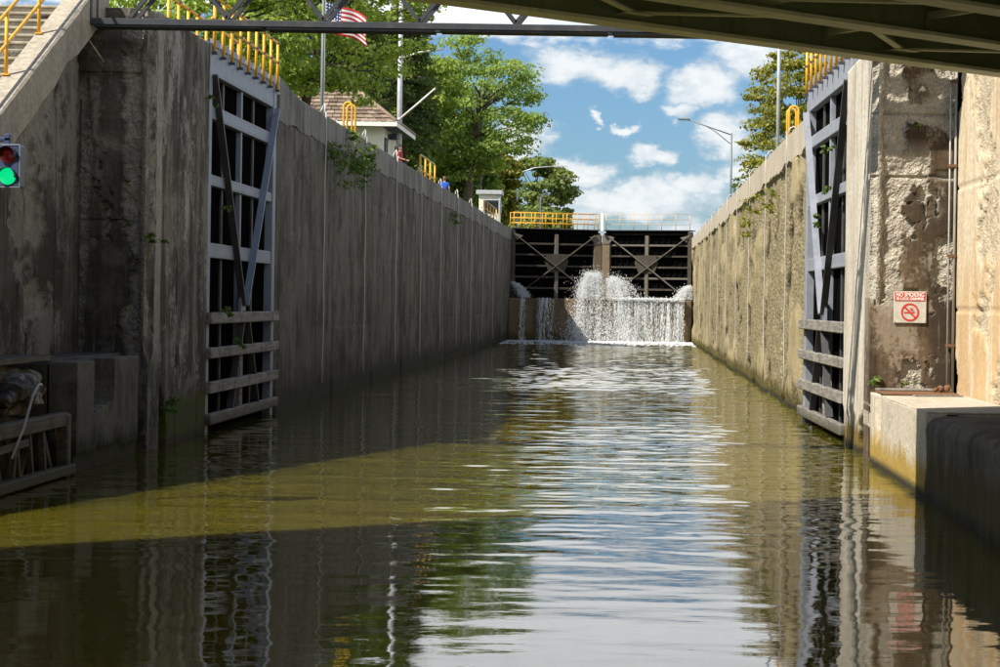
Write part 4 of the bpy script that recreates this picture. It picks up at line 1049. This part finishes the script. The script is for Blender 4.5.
MB().box(hx1 + .05, hx1 + .5, 103.2, 103.6, 11.4, 11.7, .03).build('wall_lamp', M['navy'], hs)
MB().box(-12.995, -12.93, 101.0, 101.12, hz0, hz1 - .2).build('corner_board', M['white'], hs)
sr = empty('stoop_rail', (-12.4, 103.6, ZL), 0, 'dark blue pipe rail by the lock house door', 'railing')
MB().tube([(0, 0, 0), (0, 0, 1.7), (0, 2.2, 1.7), (0, 2.2, 0)], .05, 6).build('frame', M['navy'], sr); MB().tube([(0, 0, .9), (0, 2.2, .9)], .04, 6).build('mid_rail', M['navy'], sr)

# kiosk
kx, ky = -10.45, 143.0
ks = empty('kiosk', (kx, ky, ZL - .05), 0, 'small cream control kiosk with flat grey roof at the far end of the left wall', 'kiosk')
MB().box(-.75, .75, -.75, .75, 0, 2.35, .02).build('wall', M['cream'], ks)
MB().box(-.95, .95, -.95, .95, 2.35, 2.66, .03).build('roof', M['galv'], ks)
f = MB().box(-.35, .68, -.80, -.74, 1.0, 1.95).build('window', M['navy'], ks); MB().box(-.25, .58, -.82, -.801, 1.08, 1.85).build('pane', M['glass'], f)
f = MB().box(.74, .80, -.5, .5, 1.0, 1.95).build('window', M['navy'], ks); MB().box(.801, .82, -.4, .4, 1.08, 1.85).build('pane', M['glass'], f)
MB().box(.62, .80, -.80, -.62, 0, 2.3).build('corner_post', M['galv'], ks)

# yellow rails and hoops
def ladder_hoops(x, y, z, label, h=1.15, side=1):
    root = empty('ladder_hoops', (x, y, z), 0, label, 'ladder rail')
    for dy in (0, .8):
        pts = [(-.14, dy, -.6), (-.14, dy, h - .14)] + [(-.14 * math.cos(a), dy, h - .14 + .14 * math.sin(a)) for a in np.linspace(.3, math.pi - .3, 7)] + [(.14, dy, h - .14), (.14, dy, -.6)]
        MB().tube(pts, .035, 8).build('hoop', M['yellow'], root)
ladder_hoops(-9.62, 65.6, ZL, 'pair of yellow ladder hoops on the left wall in front of the house')
ladder_hoops(4.95, 60.3, ZR, 'yellow ladder hoops on the right wall beside the metal pole', 1.15)
def rail_panel(x, y0, y1, z, n, label, h=1.15):
    root = empty('guard_rail', (x, y0, z), 0, label, 'railing')
    for k in range(n): MB().tube([(0, (y1 - y0) * k / (n - 1), -.1), (0, (y1 - y0) * k / (n - 1), h)], .045, 6).build('post', M['yellow'], root)
    for hh in (.5, h): MB().tube([(0, 0, hh), (0, y1 - y0, hh)], .04, 6).build('rail', M['yellow'] if hh < 1 else M['palerail'], root)
    return root
rail_panel(-9.75, 89.4, 96.0, ZL, 4, 'short yellow guard rail on the left wall before the walking man', 1.2)
rail_panel(-9.55, 125.5, 137, ZL, 5, 'small yellow rail in front of the control kiosk', 1.0)

# ------------------------------------------------------------------ poles and lamps
def pole(name, x, y, z0, z1, r0, r1, mat, label, cat, arms=()):
    root = empty(name, (x, y, z0), 0, label, cat)
    MB().tube([(0, 0, -.2), (0, 0, (z1 - z0) * .5), (0, 0, z1 - z0)], [r0, (r0 + r1) / 2, r1], 10).build('shaft', mat, root)
    MB().box(-r0 * 1.6, r0 * 1.6, -r0 * 1.6, r0 * 1.6, -.1, .12).build('base', mat, root)
    for pts, rr in arms: MB().tube(pts, rr, 8).build('arm', mat, root)
    return root
fp = pole('flagpole', -12.0, 75.0, ZL - .05, 14.6, .07, .05, M['poledark'], 'thin dark flagpole standing behind the left wall', 'flagpole')
MB().lump((0, 0, 6.35), (.1, .1, .1), 2, 0).build('finial', M['galv'], fp); MB().tube([(.09, -.03, .8), (.09, -.03, 6.1)], .012, 4).build('halyard', M['rope'], fp)
lp = pole('light_pole', -12.6, 104.9, ZL - .1, 19.2, .17, .11, M['galv'], 'tall grey light pole rising beside the lock house', 'light pole', [([(0, 0, 7.6 ), (1.0, 0, 7.95), (2.3, 0, 8.15)], .05)])
bm_ = empty('boom', (-12.5, 104.0, 12.55), 0, 'slender white boom slanting up from the house eave to the trees', 'boom')
MB().tube([(0, 0, 0), (1.0, -.3, .82), (1.95, -.6, 1.62)], [.06, .05, .04], 8).build('shaft', M['white'], bm_); MB().lump((0, 0, 0), (.12, .12, .12), 2, 0).build('pivot', M['galv'], bm_)
pole('utility_pole', -11.95, 153.0, ZL - .1, 17.0, .13, .10, M['timber'], 'pale wooden pole standing behind the left side of the control kiosk', 'pole')
l1 = pole('street_lamp', -10.9, 184, ZL - .6, 15.2, .10, .07, M['galv'], 'distant grey street lamp with long arm above the upper gate', 'street lamp', [([(0, 0, 7.2), (1.6, 0, 7.75), (3.6, 0, 7.95)], .06)])
MB().box(3.4, 4.3, -.12, .12, 7.85, 8.0, .03).build('lamp_head', M['galv'], l1)
l2 = empty('street_lamp', (-7.6, 160, 7.5), 0, 'small curved white lamp post behind the upper gate rail', 'street lamp')
MB().tube([(0, 0, 0), (0, 0, 3.6), (.06, 0, 4.0), (.22, 0, 4.25), (.5, 0, 4.3)], [.09, .09, .09, .08, .07], 8).build('shaft', M['white'], l2)
MB().box(.35, .7, -.1, .1, 4.18, 4.3, .02).build('lamp_head', M['galv'], l2)
l3 = pole('street_lamp', 8.05, 160, ZR - .1, 17.0, .11, .08, M['poledark'], 'tall street lamp with bracket arm reaching left over the right wall', 'street lamp',
     [([(0, 0, 9.0), (-1.5, 0, 9.5), (-3.6, 0, 10.2)], .05), ([(0, 0, 8.2), (-1.4, 0, 9.3), (-2.2, 0, 9.72)], .035)])
MB().box(-4.4, -3.5, -.15, .15, 10.15, 10.32, .04).build('lamp_head', M['poledark'], l3)
pole('metal_pole', 5.55, 75.0, ZR, 15.5, .068, .062, M['galv'], 'plain grey metal pole on the right wall in front of the tree', 'pole')

# flag
m, t, b = new_mat('flag_cloth')
uv = t.new('ShaderNodeUVMap').outputs[0]; u_, v_, _ = t.sep(uv)
stripe = t.math('GREATER_THAN', t.math('FRACT', t.math('MULTIPLY', v_, 6.5)), .5)
colr = t.mix(stripe, (.52, .02, .03), (.80, .78, .76))
canton = t.math('MULTIPLY', t.math('LESS_THAN', u_, .4), t.math('GREATER_THAN', v_, 6 / 13))
su = t.math('SUBTRACT', t.math('FRACT', t.math('MULTIPLY', u_, 15)), .5); sv = t.math('SUBTRACT', t.math('FRACT', t.math('MULTIPLY', t.math('SUBTRACT', v_, 6 / 13), 9.3)), .5)
star = t.math('LESS_THAN', t.math('ADD', t.math('MULTIPLY', su, su), t.math('MULTIPLY', sv, sv)), .06)
colr = t.mix(canton, colr, t.mix(star, (.025, .035, .15), (.8, .8, .8)))
t.l.new(colr, b.inputs['Base Color']); b.inputs['Roughness'].default_value = .8
trn = t.new('ShaderNodeBsdfTranslucent'); t.l.new(colr, trn.inputs[0]); ms = t.new('ShaderNodeMixShader'); ms.inputs[0].default_value = .3
t.l.new(b.outputs[0], ms.inputs[1]); t.l.new(trn.outputs[0], ms.inputs[2]); t.l.new(ms.outputs[0], m.node_tree.nodes['Material Output'].inputs[0])
nu, nv = 30, 16; vs = []; uvs = []
for j in range(nv + 1):
    for i in range(nu + 1):
        a, c = i / nu, j / nv
        x = a * 1.62 - .06 * a * math.sin(c * 3); droop = .55 * a ** 1.2 + .10 * math.sin(a * 7) * a
        y = .16 * a * math.sin(a * 9 + c * 1.5)
        vs.append((x, y, (c - 1) * 1.12 - droop)); uvs.append((a, c))
fs = [(j * (nu + 1) + i, j * (nu + 1) + i + 1, (j + 1) * (nu + 1) + i + 1, (j + 1) * (nu + 1) + i) for j in range(nv) for i in range(nu)]
me = bpy.data.meshes.new('flag'); me.from_pydata(vs, [], fs); me.materials.append(m)
ul = me.uv_layers.new(name='UVMap')
for lp_ in me.loops: ul.data[lp_.index].uv = uvs[lp_.vertex_index]
for p in me.polygons: p.use_smooth = True
fl = link('flag', me, None, (-11.92, 74.97, 14.35)); fl.modifiers.new('solid', 'SOLIDIFY').thickness = .004
tag(fl, 'stars and stripes flag drooping from the flagpole behind the truss', 'flag')

# ------------------------------------------------------------------ trees
def leaves(C_, n_per, spread, size, seed, flat=.12, droop=0.0):
    """C_ (k,3) clump centres, spread (k,) radii -> quads"""
    r = np.random.default_rng(seed); k = len(C_)
    n = int(n_per) * k
    ci = np.repeat(np.arange(k), int(n_per))
    dv = r.normal(size=(n, 3)); dv /= np.linalg.norm(dv, axis=1, keepdims=True)
    rr = r.random(n) ** .45
    P = C_[ci] + dv * (rr * spread[ci])[:, None] * np.array([1.15, 1.15, .42])
    P[:, 2] -= droop * r.random(n) ** 2
    nz = r.normal(size=(n, 3)); nz[:, 2] = np.abs(nz[:, 2]) + flat; nz += dv * 1.1; nz /= np.linalg.norm(nz, axis=1, keepdims=True)
    a = np.cross(nz, r.normal(size=(n, 3))); a /= np.linalg.norm(a, axis=1, keepdims=True); b_ = np.cross(nz, a)
    s = size * (.6 + .8 * r.random(n))[:, None]
    V = np.stack([P - a * s, P + b_ * s * .55 - a * s * .1, P + a * s, P - b_ * s * .55 - a * s * .1], 1).reshape(-1, 3)
    return V, np.arange(n * 4).reshape(-1, 4)
def tree(name, base, height, crown_c, crown_r, nclump, n_per, leaf, mat, label, seed, clump_r=.9, trunk_r=.28, droop=0.0, shell=.72):
    r = np.random.default_rng(seed)
    root = empty(name, base, 0, label, 'tree')
    dv = r.normal(size=(nclump, 3)); dv /= np.linalg.norm(dv, axis=1, keepdims=True)
    rad = shell + (1 - shell) * r.random(nclump) ** .6
    rad *= .78 + .42 * vnoise(dv[:, 0] * 2 + seed, dv[:, 1] * 2, dv[:, 2] * 2)
    C_ = np.array(crown_c) + dv * rad[:, None] * np.array(crown_r)
    sp = clump_r * (.6 + .8 * r.random(nclump))
    V, F_ = leaves(C_, n_per, sp, leaf, seed + 1, droop=droop)
    np_mesh('crown', V, F_, mat, root, False)
    mb = MB()
    fork = Vector((crown_c[0] * .4, crown_c[1] * .4, max(1.2, crown_c[2] - crown_r[2] * .75)))
    top = Vector(crown_c) + Vector((0, 0, crown_r[2] * .5))
    mb.tube([(0, 0, -.2), fork * .5, fork, (fork + top) / 2 + Vector((.2, .1, 0)), top], [trunk_r * 1.25, trunk_r, trunk_r * .85, trunk_r * .5, trunk_r * .12], 9)
    for q in r.choice(nclump, min(nclump, 34), replace=False):
        tip = Vector(C_[q]); st = fork.lerp(top, min(.85, max(0, (tip.z - fork.z) / max(.1, top.z - fork.z) * .6)))
        midp = (st + tip) / 2 + Vector((0, 0, -.05 * (tip - st).length)) + Vector(r.normal(0, .12, 3))
        mb.tube([st, midp, tip], [trunk_r * .32, trunk_r * .2, .02], 5, False)
    mb.build('trunk', M['bark'], root)
    return root
def spruce(name, base, height, rad, mat, label, seed):
    r = np.random.default_rng(seed); root = empty(name, base, 0, label, 'tree'); C_ = []; sp = []; mb = MB()
    mb.tube([(0, 0, -.2), (0, 0, height * .5), (0, 0, height)], [.3, .18, .02], 8)
    z = height * .10
    while z < height * .98:
        rr = rad * (1 - z / height) ** .8 + .15
        for k in range(7):
            a = r.random() * 6.28
            tip = Vector((rr * math.cos(a), rr * math.sin(a), z - rr * .22)); mb.tube([(0, 0, z), tip * .5 + Vector((0, 0, z * .5 + .05)), tip], [.06, .04, .01], 4, False)
            for q in (.4, .62, .82, 1.0):
                C_.append((tip.x * q, tip.y * q, z + (tip.z - z) * q - .15)); sp.append(.22 + .34 * (1 - q * .4) * rad / 3)
        z += .48
    V, F_ = leaves(np.array(C_), 22, np.array(sp), .13, seed + 1, droop=.35)
    np_mesh('crown', V, F_, mat, root, False); mb.build('trunk', M['bark'], root); return root
G = ZL - .1
tree('maple_tree', (-14.6, 84, G), 12, (1.5, 0, 7.0), (3.7, 3.4, 4.0), 130, 110, .12, M['leaf_a'], 'bright yellow green tree hanging over the lock house roof', 101, .85, .24)
tree('maple_tree', (-17.6, 81, G), 13, (0, 0, 7.2), (5.0, 4.0, 5.0), 150, 110, .14, M['leaf_a'], 'leafy green tree left of the flagpole beside the yellow gate rails', 102, 1.0, .28)
tree('maple_tree', (-13.0, 152, G), 15, (1.0, 0, 9.6), (5.2, 4.4, 5.4), 150, 105, .145, M['leaf_b'], 'broad green tree spreading right over the far end of the left wall', 103, 1.05, .32, shell=.62)
tree('maple_tree', (-16.9, 158, G), 15, (.4, 0, 7.6), (4.8, 4.2, 6.4), 170, 130, .17, M['leaf_b'], 'dense green tree directly behind the man in the blue shirt', 104, 1.15, .3)
spruce('spruce_tree', (-14.4, 122, G), 15.5, 3.2, M['leaf_c'], 'tall dark spruce standing right of the lock house', 105)
spruce('spruce_tree', (-17.2, 117, G), 16.5, 3.4, M['leaf_c'], 'dark spruce rising directly behind the lock house roof', 106)
tree('oak_tree', (-22, 125, G), 16, (0, 0, 9), (6, 5, 6), 190, 150, .24, M['leaf_b'], 'tall green tree far left behind the flag', 107, 1.3, .35)
tree('oak_tree', (-17.2, 180, G), 14, (0, 0, 6.6), (4.8, 4, 5.0), 140, 150, .25, M['leaf_d'], 'green tree filling the gap above the control kiosk', 108, 1.2, .3)
tree('oak_tree', (-13.4, 172, G), 9, (0, 0, 4.6), (3.2, 3, 4.2), 110, 130, .22, M['leaf_d'], 'yellowish green tree low behind the control kiosk', 110, 1.0, .22)
tree('ash_tree', (-12.2, 235, G - .5), 14, (.5, 0, 7.6), (5.2, 4, 5.6), 150, 110, .26, M['leaf_e'], 'distant green tree behind the upper gate rail', 109, 1.1, .25)
tree('willow_tree', (-11.4, 215, G - .5), 6, (1.6, 0, 3.0), (3.0, 2.6, 2.6), 70, 140, .24, M['leaf_e'], 'pale willow low in front of the distant tree', 111, 1.0, .2, droop=1.2)
tree('poplar_tree', (11.8, 140, ZR), 15, (.1, 0, 8.3), (4.3, 3.6, 5.6), 160, 95, .15, M['leaf_d'], 'thin olive tree behind the right wall and metal pole', 112, .9, .2, shell=.4)
tree('oak_tree', (-13.9, 157, G), 10, (.2, 0, 4.4), (2.8, 2.6, 4.6), 120, 110, .2, M['leaf_b'], 'shrubby green tree low behind the yellow guard rail', 113, .9, .2)
tree('maple_tree', (-19.0, 150, G), 14, (.0, 0, 9.2), (5.4, 4.4, 6.0), 160, 95, .21, M['leaf_a'], 'light green tree between the dark spruces and the spreading tree', 114, 1.1, .28)

# ------------------------------------------------------------------ weeds on the concrete
def weed(name, loc, nrm, rad, n, size, mat, label, seed, hang=0.0):
    r = np.random.default_rng(seed); root = empty(name, loc, 0, label, 'plant')
    C_ = r.normal(0, rad * .45, (max(3, n // 14), 3)) + np.array(nrm) * rad * .5; C_[:, 2] -= hang * r.random(len(C_))
    V, F_ = leaves(C_, 14, np.full(len(C_), rad * .5), size, seed + 1, flat=.2)
    np_mesh('foliage', V, F_, mat, root, False)
    mb = MB()
    for c in C_[:10]: mb.tube([(0, 0, 0), Vector(c) * .5 + Vector((0, 0, .03)), Vector(c)], [.008, .006, .003], 4, False)
    mb.build('stem', M['weed'], root)
weed('wall_weed', (XL + .05, 60.8, 7.55), (1, 0, 0), .60, 520, .06, M['weed_d'], 'largest dark weed clump hanging below the left coping', 201, .7)
weed('wall_weed', (XL + .05, 58.2, 7.35), (1, 0, 0), .40, 260, .055, M['weed_d'], 'dark weed clump on the left wall nearest the open gate', 202, .4)
weed('wall_weed', (XL + .05, 64.2, 7.45), (1, 0, 0), .45, 300, .058, M['weed_d'], 'dark weed tuft right of the largest clump on the left wall', 203, .5)
weed('wall_weed', (XL + .05, 66.4, 7.85), (1, 0, .2), .26, 60, .12, M['weed'], 'bright yellow green fern on the left wall below the hoops', 204)
weed('wall_weed', (XL + .05, 62.0, 8.0), (1, 0, .3), .25, 60, .09, M['weed'], 'bright sprig above the largest weed clump on the left wall', 205)
weed('wall_weed', (XL + .05, 98, 7.2), (1, 0, 0), .35, 80, .08, M['weed_d'], 'small weed on the left wall below the walking man', 206, .4)
weed('gate_weed', (XR - .12, 43.9, 6.45), (-1, 0, 0), .16, 60, .055, M['weed'], 'topmost green weed on the right gate', 207)
weed('gate_weed', (XR - .12, 44.2, 5.6), (-1, 0, 0), .14, 46, .05, M['weed'], 'middle green weed on the right gate', 208)
weed('gate_weed', (XR - .16, 45.2, 4.95), (-1, 0, 0), .16, 60, .055, M['weed'], 'lowest green weed on the right gate', 209)
weed('gate_weed', (XL + .1, 43.3, 4.9), (1, 0, 0), .12, 40, .05, M['weed_d'], 'small weed halfway up the left gate', 210)
weed('gate_weed', (XL + .2, 43.0, 2.66), (1, 0, .4), .14, 60, .05, M['weed'], 'green grass tuft on the top fender of the left gate', 211)
weed('gate_weed', (XL + .2, 44.1, 1.88), (1, 0, .4), .16, 60, .045, M['weed_d'], 'low weed on the second fender of the left gate', 212)
weed('wall_weed', (4.62, 36.9, 1.55), (0, -1, .3), .14, 60, .05, M['weed'], 'green weed at the corner of the pale ledge', 213)
weed('wall_weed', (5.18, 36.9, 1.45), (0, -1, .3), .09, 40, .04, M['weed'], 'tiny weed at the foot of the brown stained pier', 214)
weed('wall_weed', (XR - .05, 62, 6.6), (-1, 0, 0), .4, 130, .075, M['leaf_d'], 'pale dry weeds on the right wall nearest the gate', 215, .6)
weed('wall_weed', (XR - .05, 74, 6.7), (-1, 0, 0), .45, 130, .08, M['leaf_d'], 'pale dry weeds on the right wall below the metal pole', 216, 1.0)
weed('wall_weed', (XR + .2, 86, ZR + .1), (0, 0, 1), .4, 120, .09, M['weed'], 'green tuft growing on top of the right coping', 217)
weed('wall_weed', (XL + .05, 38.2, .85), (1, 0, 0), .25, 90, .05, M['weed_d'], 'dark moss clump above the washed-out hole in the left pier', 218)
weed('wall_weed', (XL - .02, 37.15, 4.0), (1, -1, 0), .16, 60, .05, M['weed_d'], 'small weed on the spalled corner of the left pier', 219)
weed('wall_weed', (XL + .05, 41.7, 7.2), (1, 0, 0), .14, 50, .05, M['weed_d'], 'dark weed high on the left pier beside the gate', 220)
weed('wall_weed', (5.35, 36.85, 6.4), (0, -1, .3), .10, 40, .04, M['weed'], 'yellow green weed high on the brown stained pier', 221)

# ------------------------------------------------------------------ people
def skin_body(name, verts, edges, mat, parent, root_i=0, sub=2):
    me = bpy.data.meshes.new(name); me.from_pydata([v[:3] for v in verts], edges, [])
    o = link(name, me, parent); sk = o.modifiers.new('skin', 'SKIN')
    for i, v in enumerate(verts):
        rd = v[3] if isinstance(v[3], tuple) else (v[3], v[3])
        me.skin_vertices[0].data[i].radius = rd; me.skin_vertices[0].data[i].use_root = (i == root_i)
    s = o.modifiers.new('sub', 'SUBSURF'); s.levels = sub; s.render_levels = sub
    ev = o.evaluated_get(bpy.context.evaluated_depsgraph_get())
    m2 = bpy.data.meshes.new_from_object(ev); m2.materials.clear(); m2.materials.append(mat)
    for p in m2.polygons: p.use_smooth = True
    o.modifiers.clear(); o.data = m2; return o
def person(loc, rz, label, skinm, shirt, legs, hair, arm_pose, long_hair=False, h=1.0):
    root = empty('person', loc, rz, label, 'person')      # faces local +y
    V = []; E = []
    def ad(x, y, z, r, p=None):
        V.append((x, y, z, r)); 
        if p is not None: E.append((p, len(V) - 1))
        return len(V) - 1
    pel = ad(0, 0, .95, .12); wa = ad(0, .0, 1.12, (.14, .10), pel); chest = ad(0, .0, 1.33, (.16, .11), wa); nk0 = ad(0, -.01, 1.47, .065, chest); nk = ad(0, 0, 1.54, .055, nk0)
    hd0 = ad(0, .02, 1.62, .085, nk); hd1 = ad(0, .01, 1.71, .095, hd0); hd2 = ad(0, .0, 1.77, .06, hd1); nose = ad(0, .125, 1.665, .014, hd0)
    for sx in (-1, 1):
        ear = ad(sx * .105, .0, 1.665, .018, hd0)
        hip = ad(sx * .10, 0, .90, .095, pel); kn = ad(sx * .11, .03, .50, .062, hip); an = ad(sx * .115, -.02, .09, .042, kn); toe = ad(sx * .13, .15, .03, .035, an)
        sh = ad(sx * .19, 0, 1.42, .062, chest); ex, ey, ez_, wx_, wy_, wz_ = arm_pose
        el_ = ad(sx * ex, ey, ez_, .044, sh); wr_ = ad(sx * wx_, wy_, wz_, .030, el_)
        dv = Vector((sx * (wx_ - ex), wy_ - ey, wz_ - ez_)).normalized()
        pl = Vector((sx * wx_, wy_, wz_)) + dv * .07; pm = ad(*pl, .034, wr_)
        sidev = Vector((0, 1, 0)) - dv * dv.y; sidev.normalize()
        for k, ln in enumerate((.075, .085, .08, .06)):
            b0 = pl + dv * .03 + sidev * (.024 - .016 * k); i1 = ad(*b0, .0095, pm); i2 = ad(*(b0 + dv * ln * .6 + Vector((-sx * .012, 0, 0))), .0085, i1); ad(*(b0 + dv * ln + Vector((-sx * .03, 0, 0))), .007, i2)
        th = ad(*(pl - dv * .02 + sidev * .04), .010, pm); ad(*(pl + dv * .03 + sidev * .06), .008, th)
    body = skin_body('body', V, E, skinm, root)
    # shirt
    SV = []; SE = []
    def sd_(x, y, z, r, p=None):
        SV.append((x, y, z, r))
        if p is not None: SE.append((p, len(SV) - 1))
        return len(SV) - 1
    a = sd_(0, 0, .93, (.175, .135)); b_ = sd_(0, 0, 1.12, (.175, .13), a); c = sd_(0, 0, 1.33, (.19, .135), b_); d_ = sd_(0, -.01, 1.46, (.10, .085), c)
    for sx in (-1, 1):
        s1 = sd_(sx * .2, 0, 1.415, .08, c); ex, ey, ez_ = arm_pose[:3]; k = .75
        sd_(sx * (.19 + (ex - .19) * k), ey * k, 1.42 + (ez_ - 1.42) * k, .068, s1)
    skin_body('shirt', SV, SE, shirt, root)
    LV = []; LE = []
    def ld(x, y, z, r, p=None):
        LV.append((x, y, z, r))
        if p is not None: LE.append((p, len(LV) - 1))
        return len(LV) - 1
    a = ld(0, 0, .93, (.165, .125))
    for sx in (-1, 1): q = ld(sx * .11, 0, .80, .115, a); ld(sx * .12, .02, .48, .10, q)
    skin_body('shorts', LV, LE, legs, root)
    mb = MB(); mb.lump((0, -.018, 1.735), (.108, .118, .085), 3, .06, 3); 
    mb.lump((0, -.055, 1.675), (.10, .075, .095), 3, .06, 5)
    if long_hair: mb.lump((0, -.06, 1.62), (.10, .065, .17), 3, .06, 3)
    mb.build('hair', hair, root)
    for sx in (-1, 1): MB().lump((sx * .038, .103, 1.69), (.014, .010, .009), 2, 0).build('eye', M['glass'], root)
    MB().lump((0, .105, 1.615), (.028, .010, .008), 2, 0).build('mouth', plain('lips', (.35, .12, .10), .5), root)
    for sx in (-1, 1): MB().lump((sx * .125, .06, .045), (.055, .14, .055), 2, .05).build('shoe', M['fitting'], root)
    return root
skinm = plain('skin', (.52, .30, .21), .55)
person((-11.0, 114.0, ZL - .03), R(8), 'person in a blue t-shirt walking away along the left wall', skinm, plain('shirt_blue', (.02, .11, .58), .8), plain('shorts_grey', (.30, .30, .28), .8), plain('hair_brown', (.16, .08, .045), .7), (.27, -.05, 1.14, .30, .03, .90))
person((-10.9, 91.0, ZL - .03), R(-100), 'person in a red top with dark hair near the lock house door', skinm, plain('top_red', (.38, .03, .035), .8), plain('trousers_dark', (.02, .02, .03), .8), plain('hair_black', (.012, .011, .014), .6), (.25, .04, 1.16, .20, .24, 1.10), True)
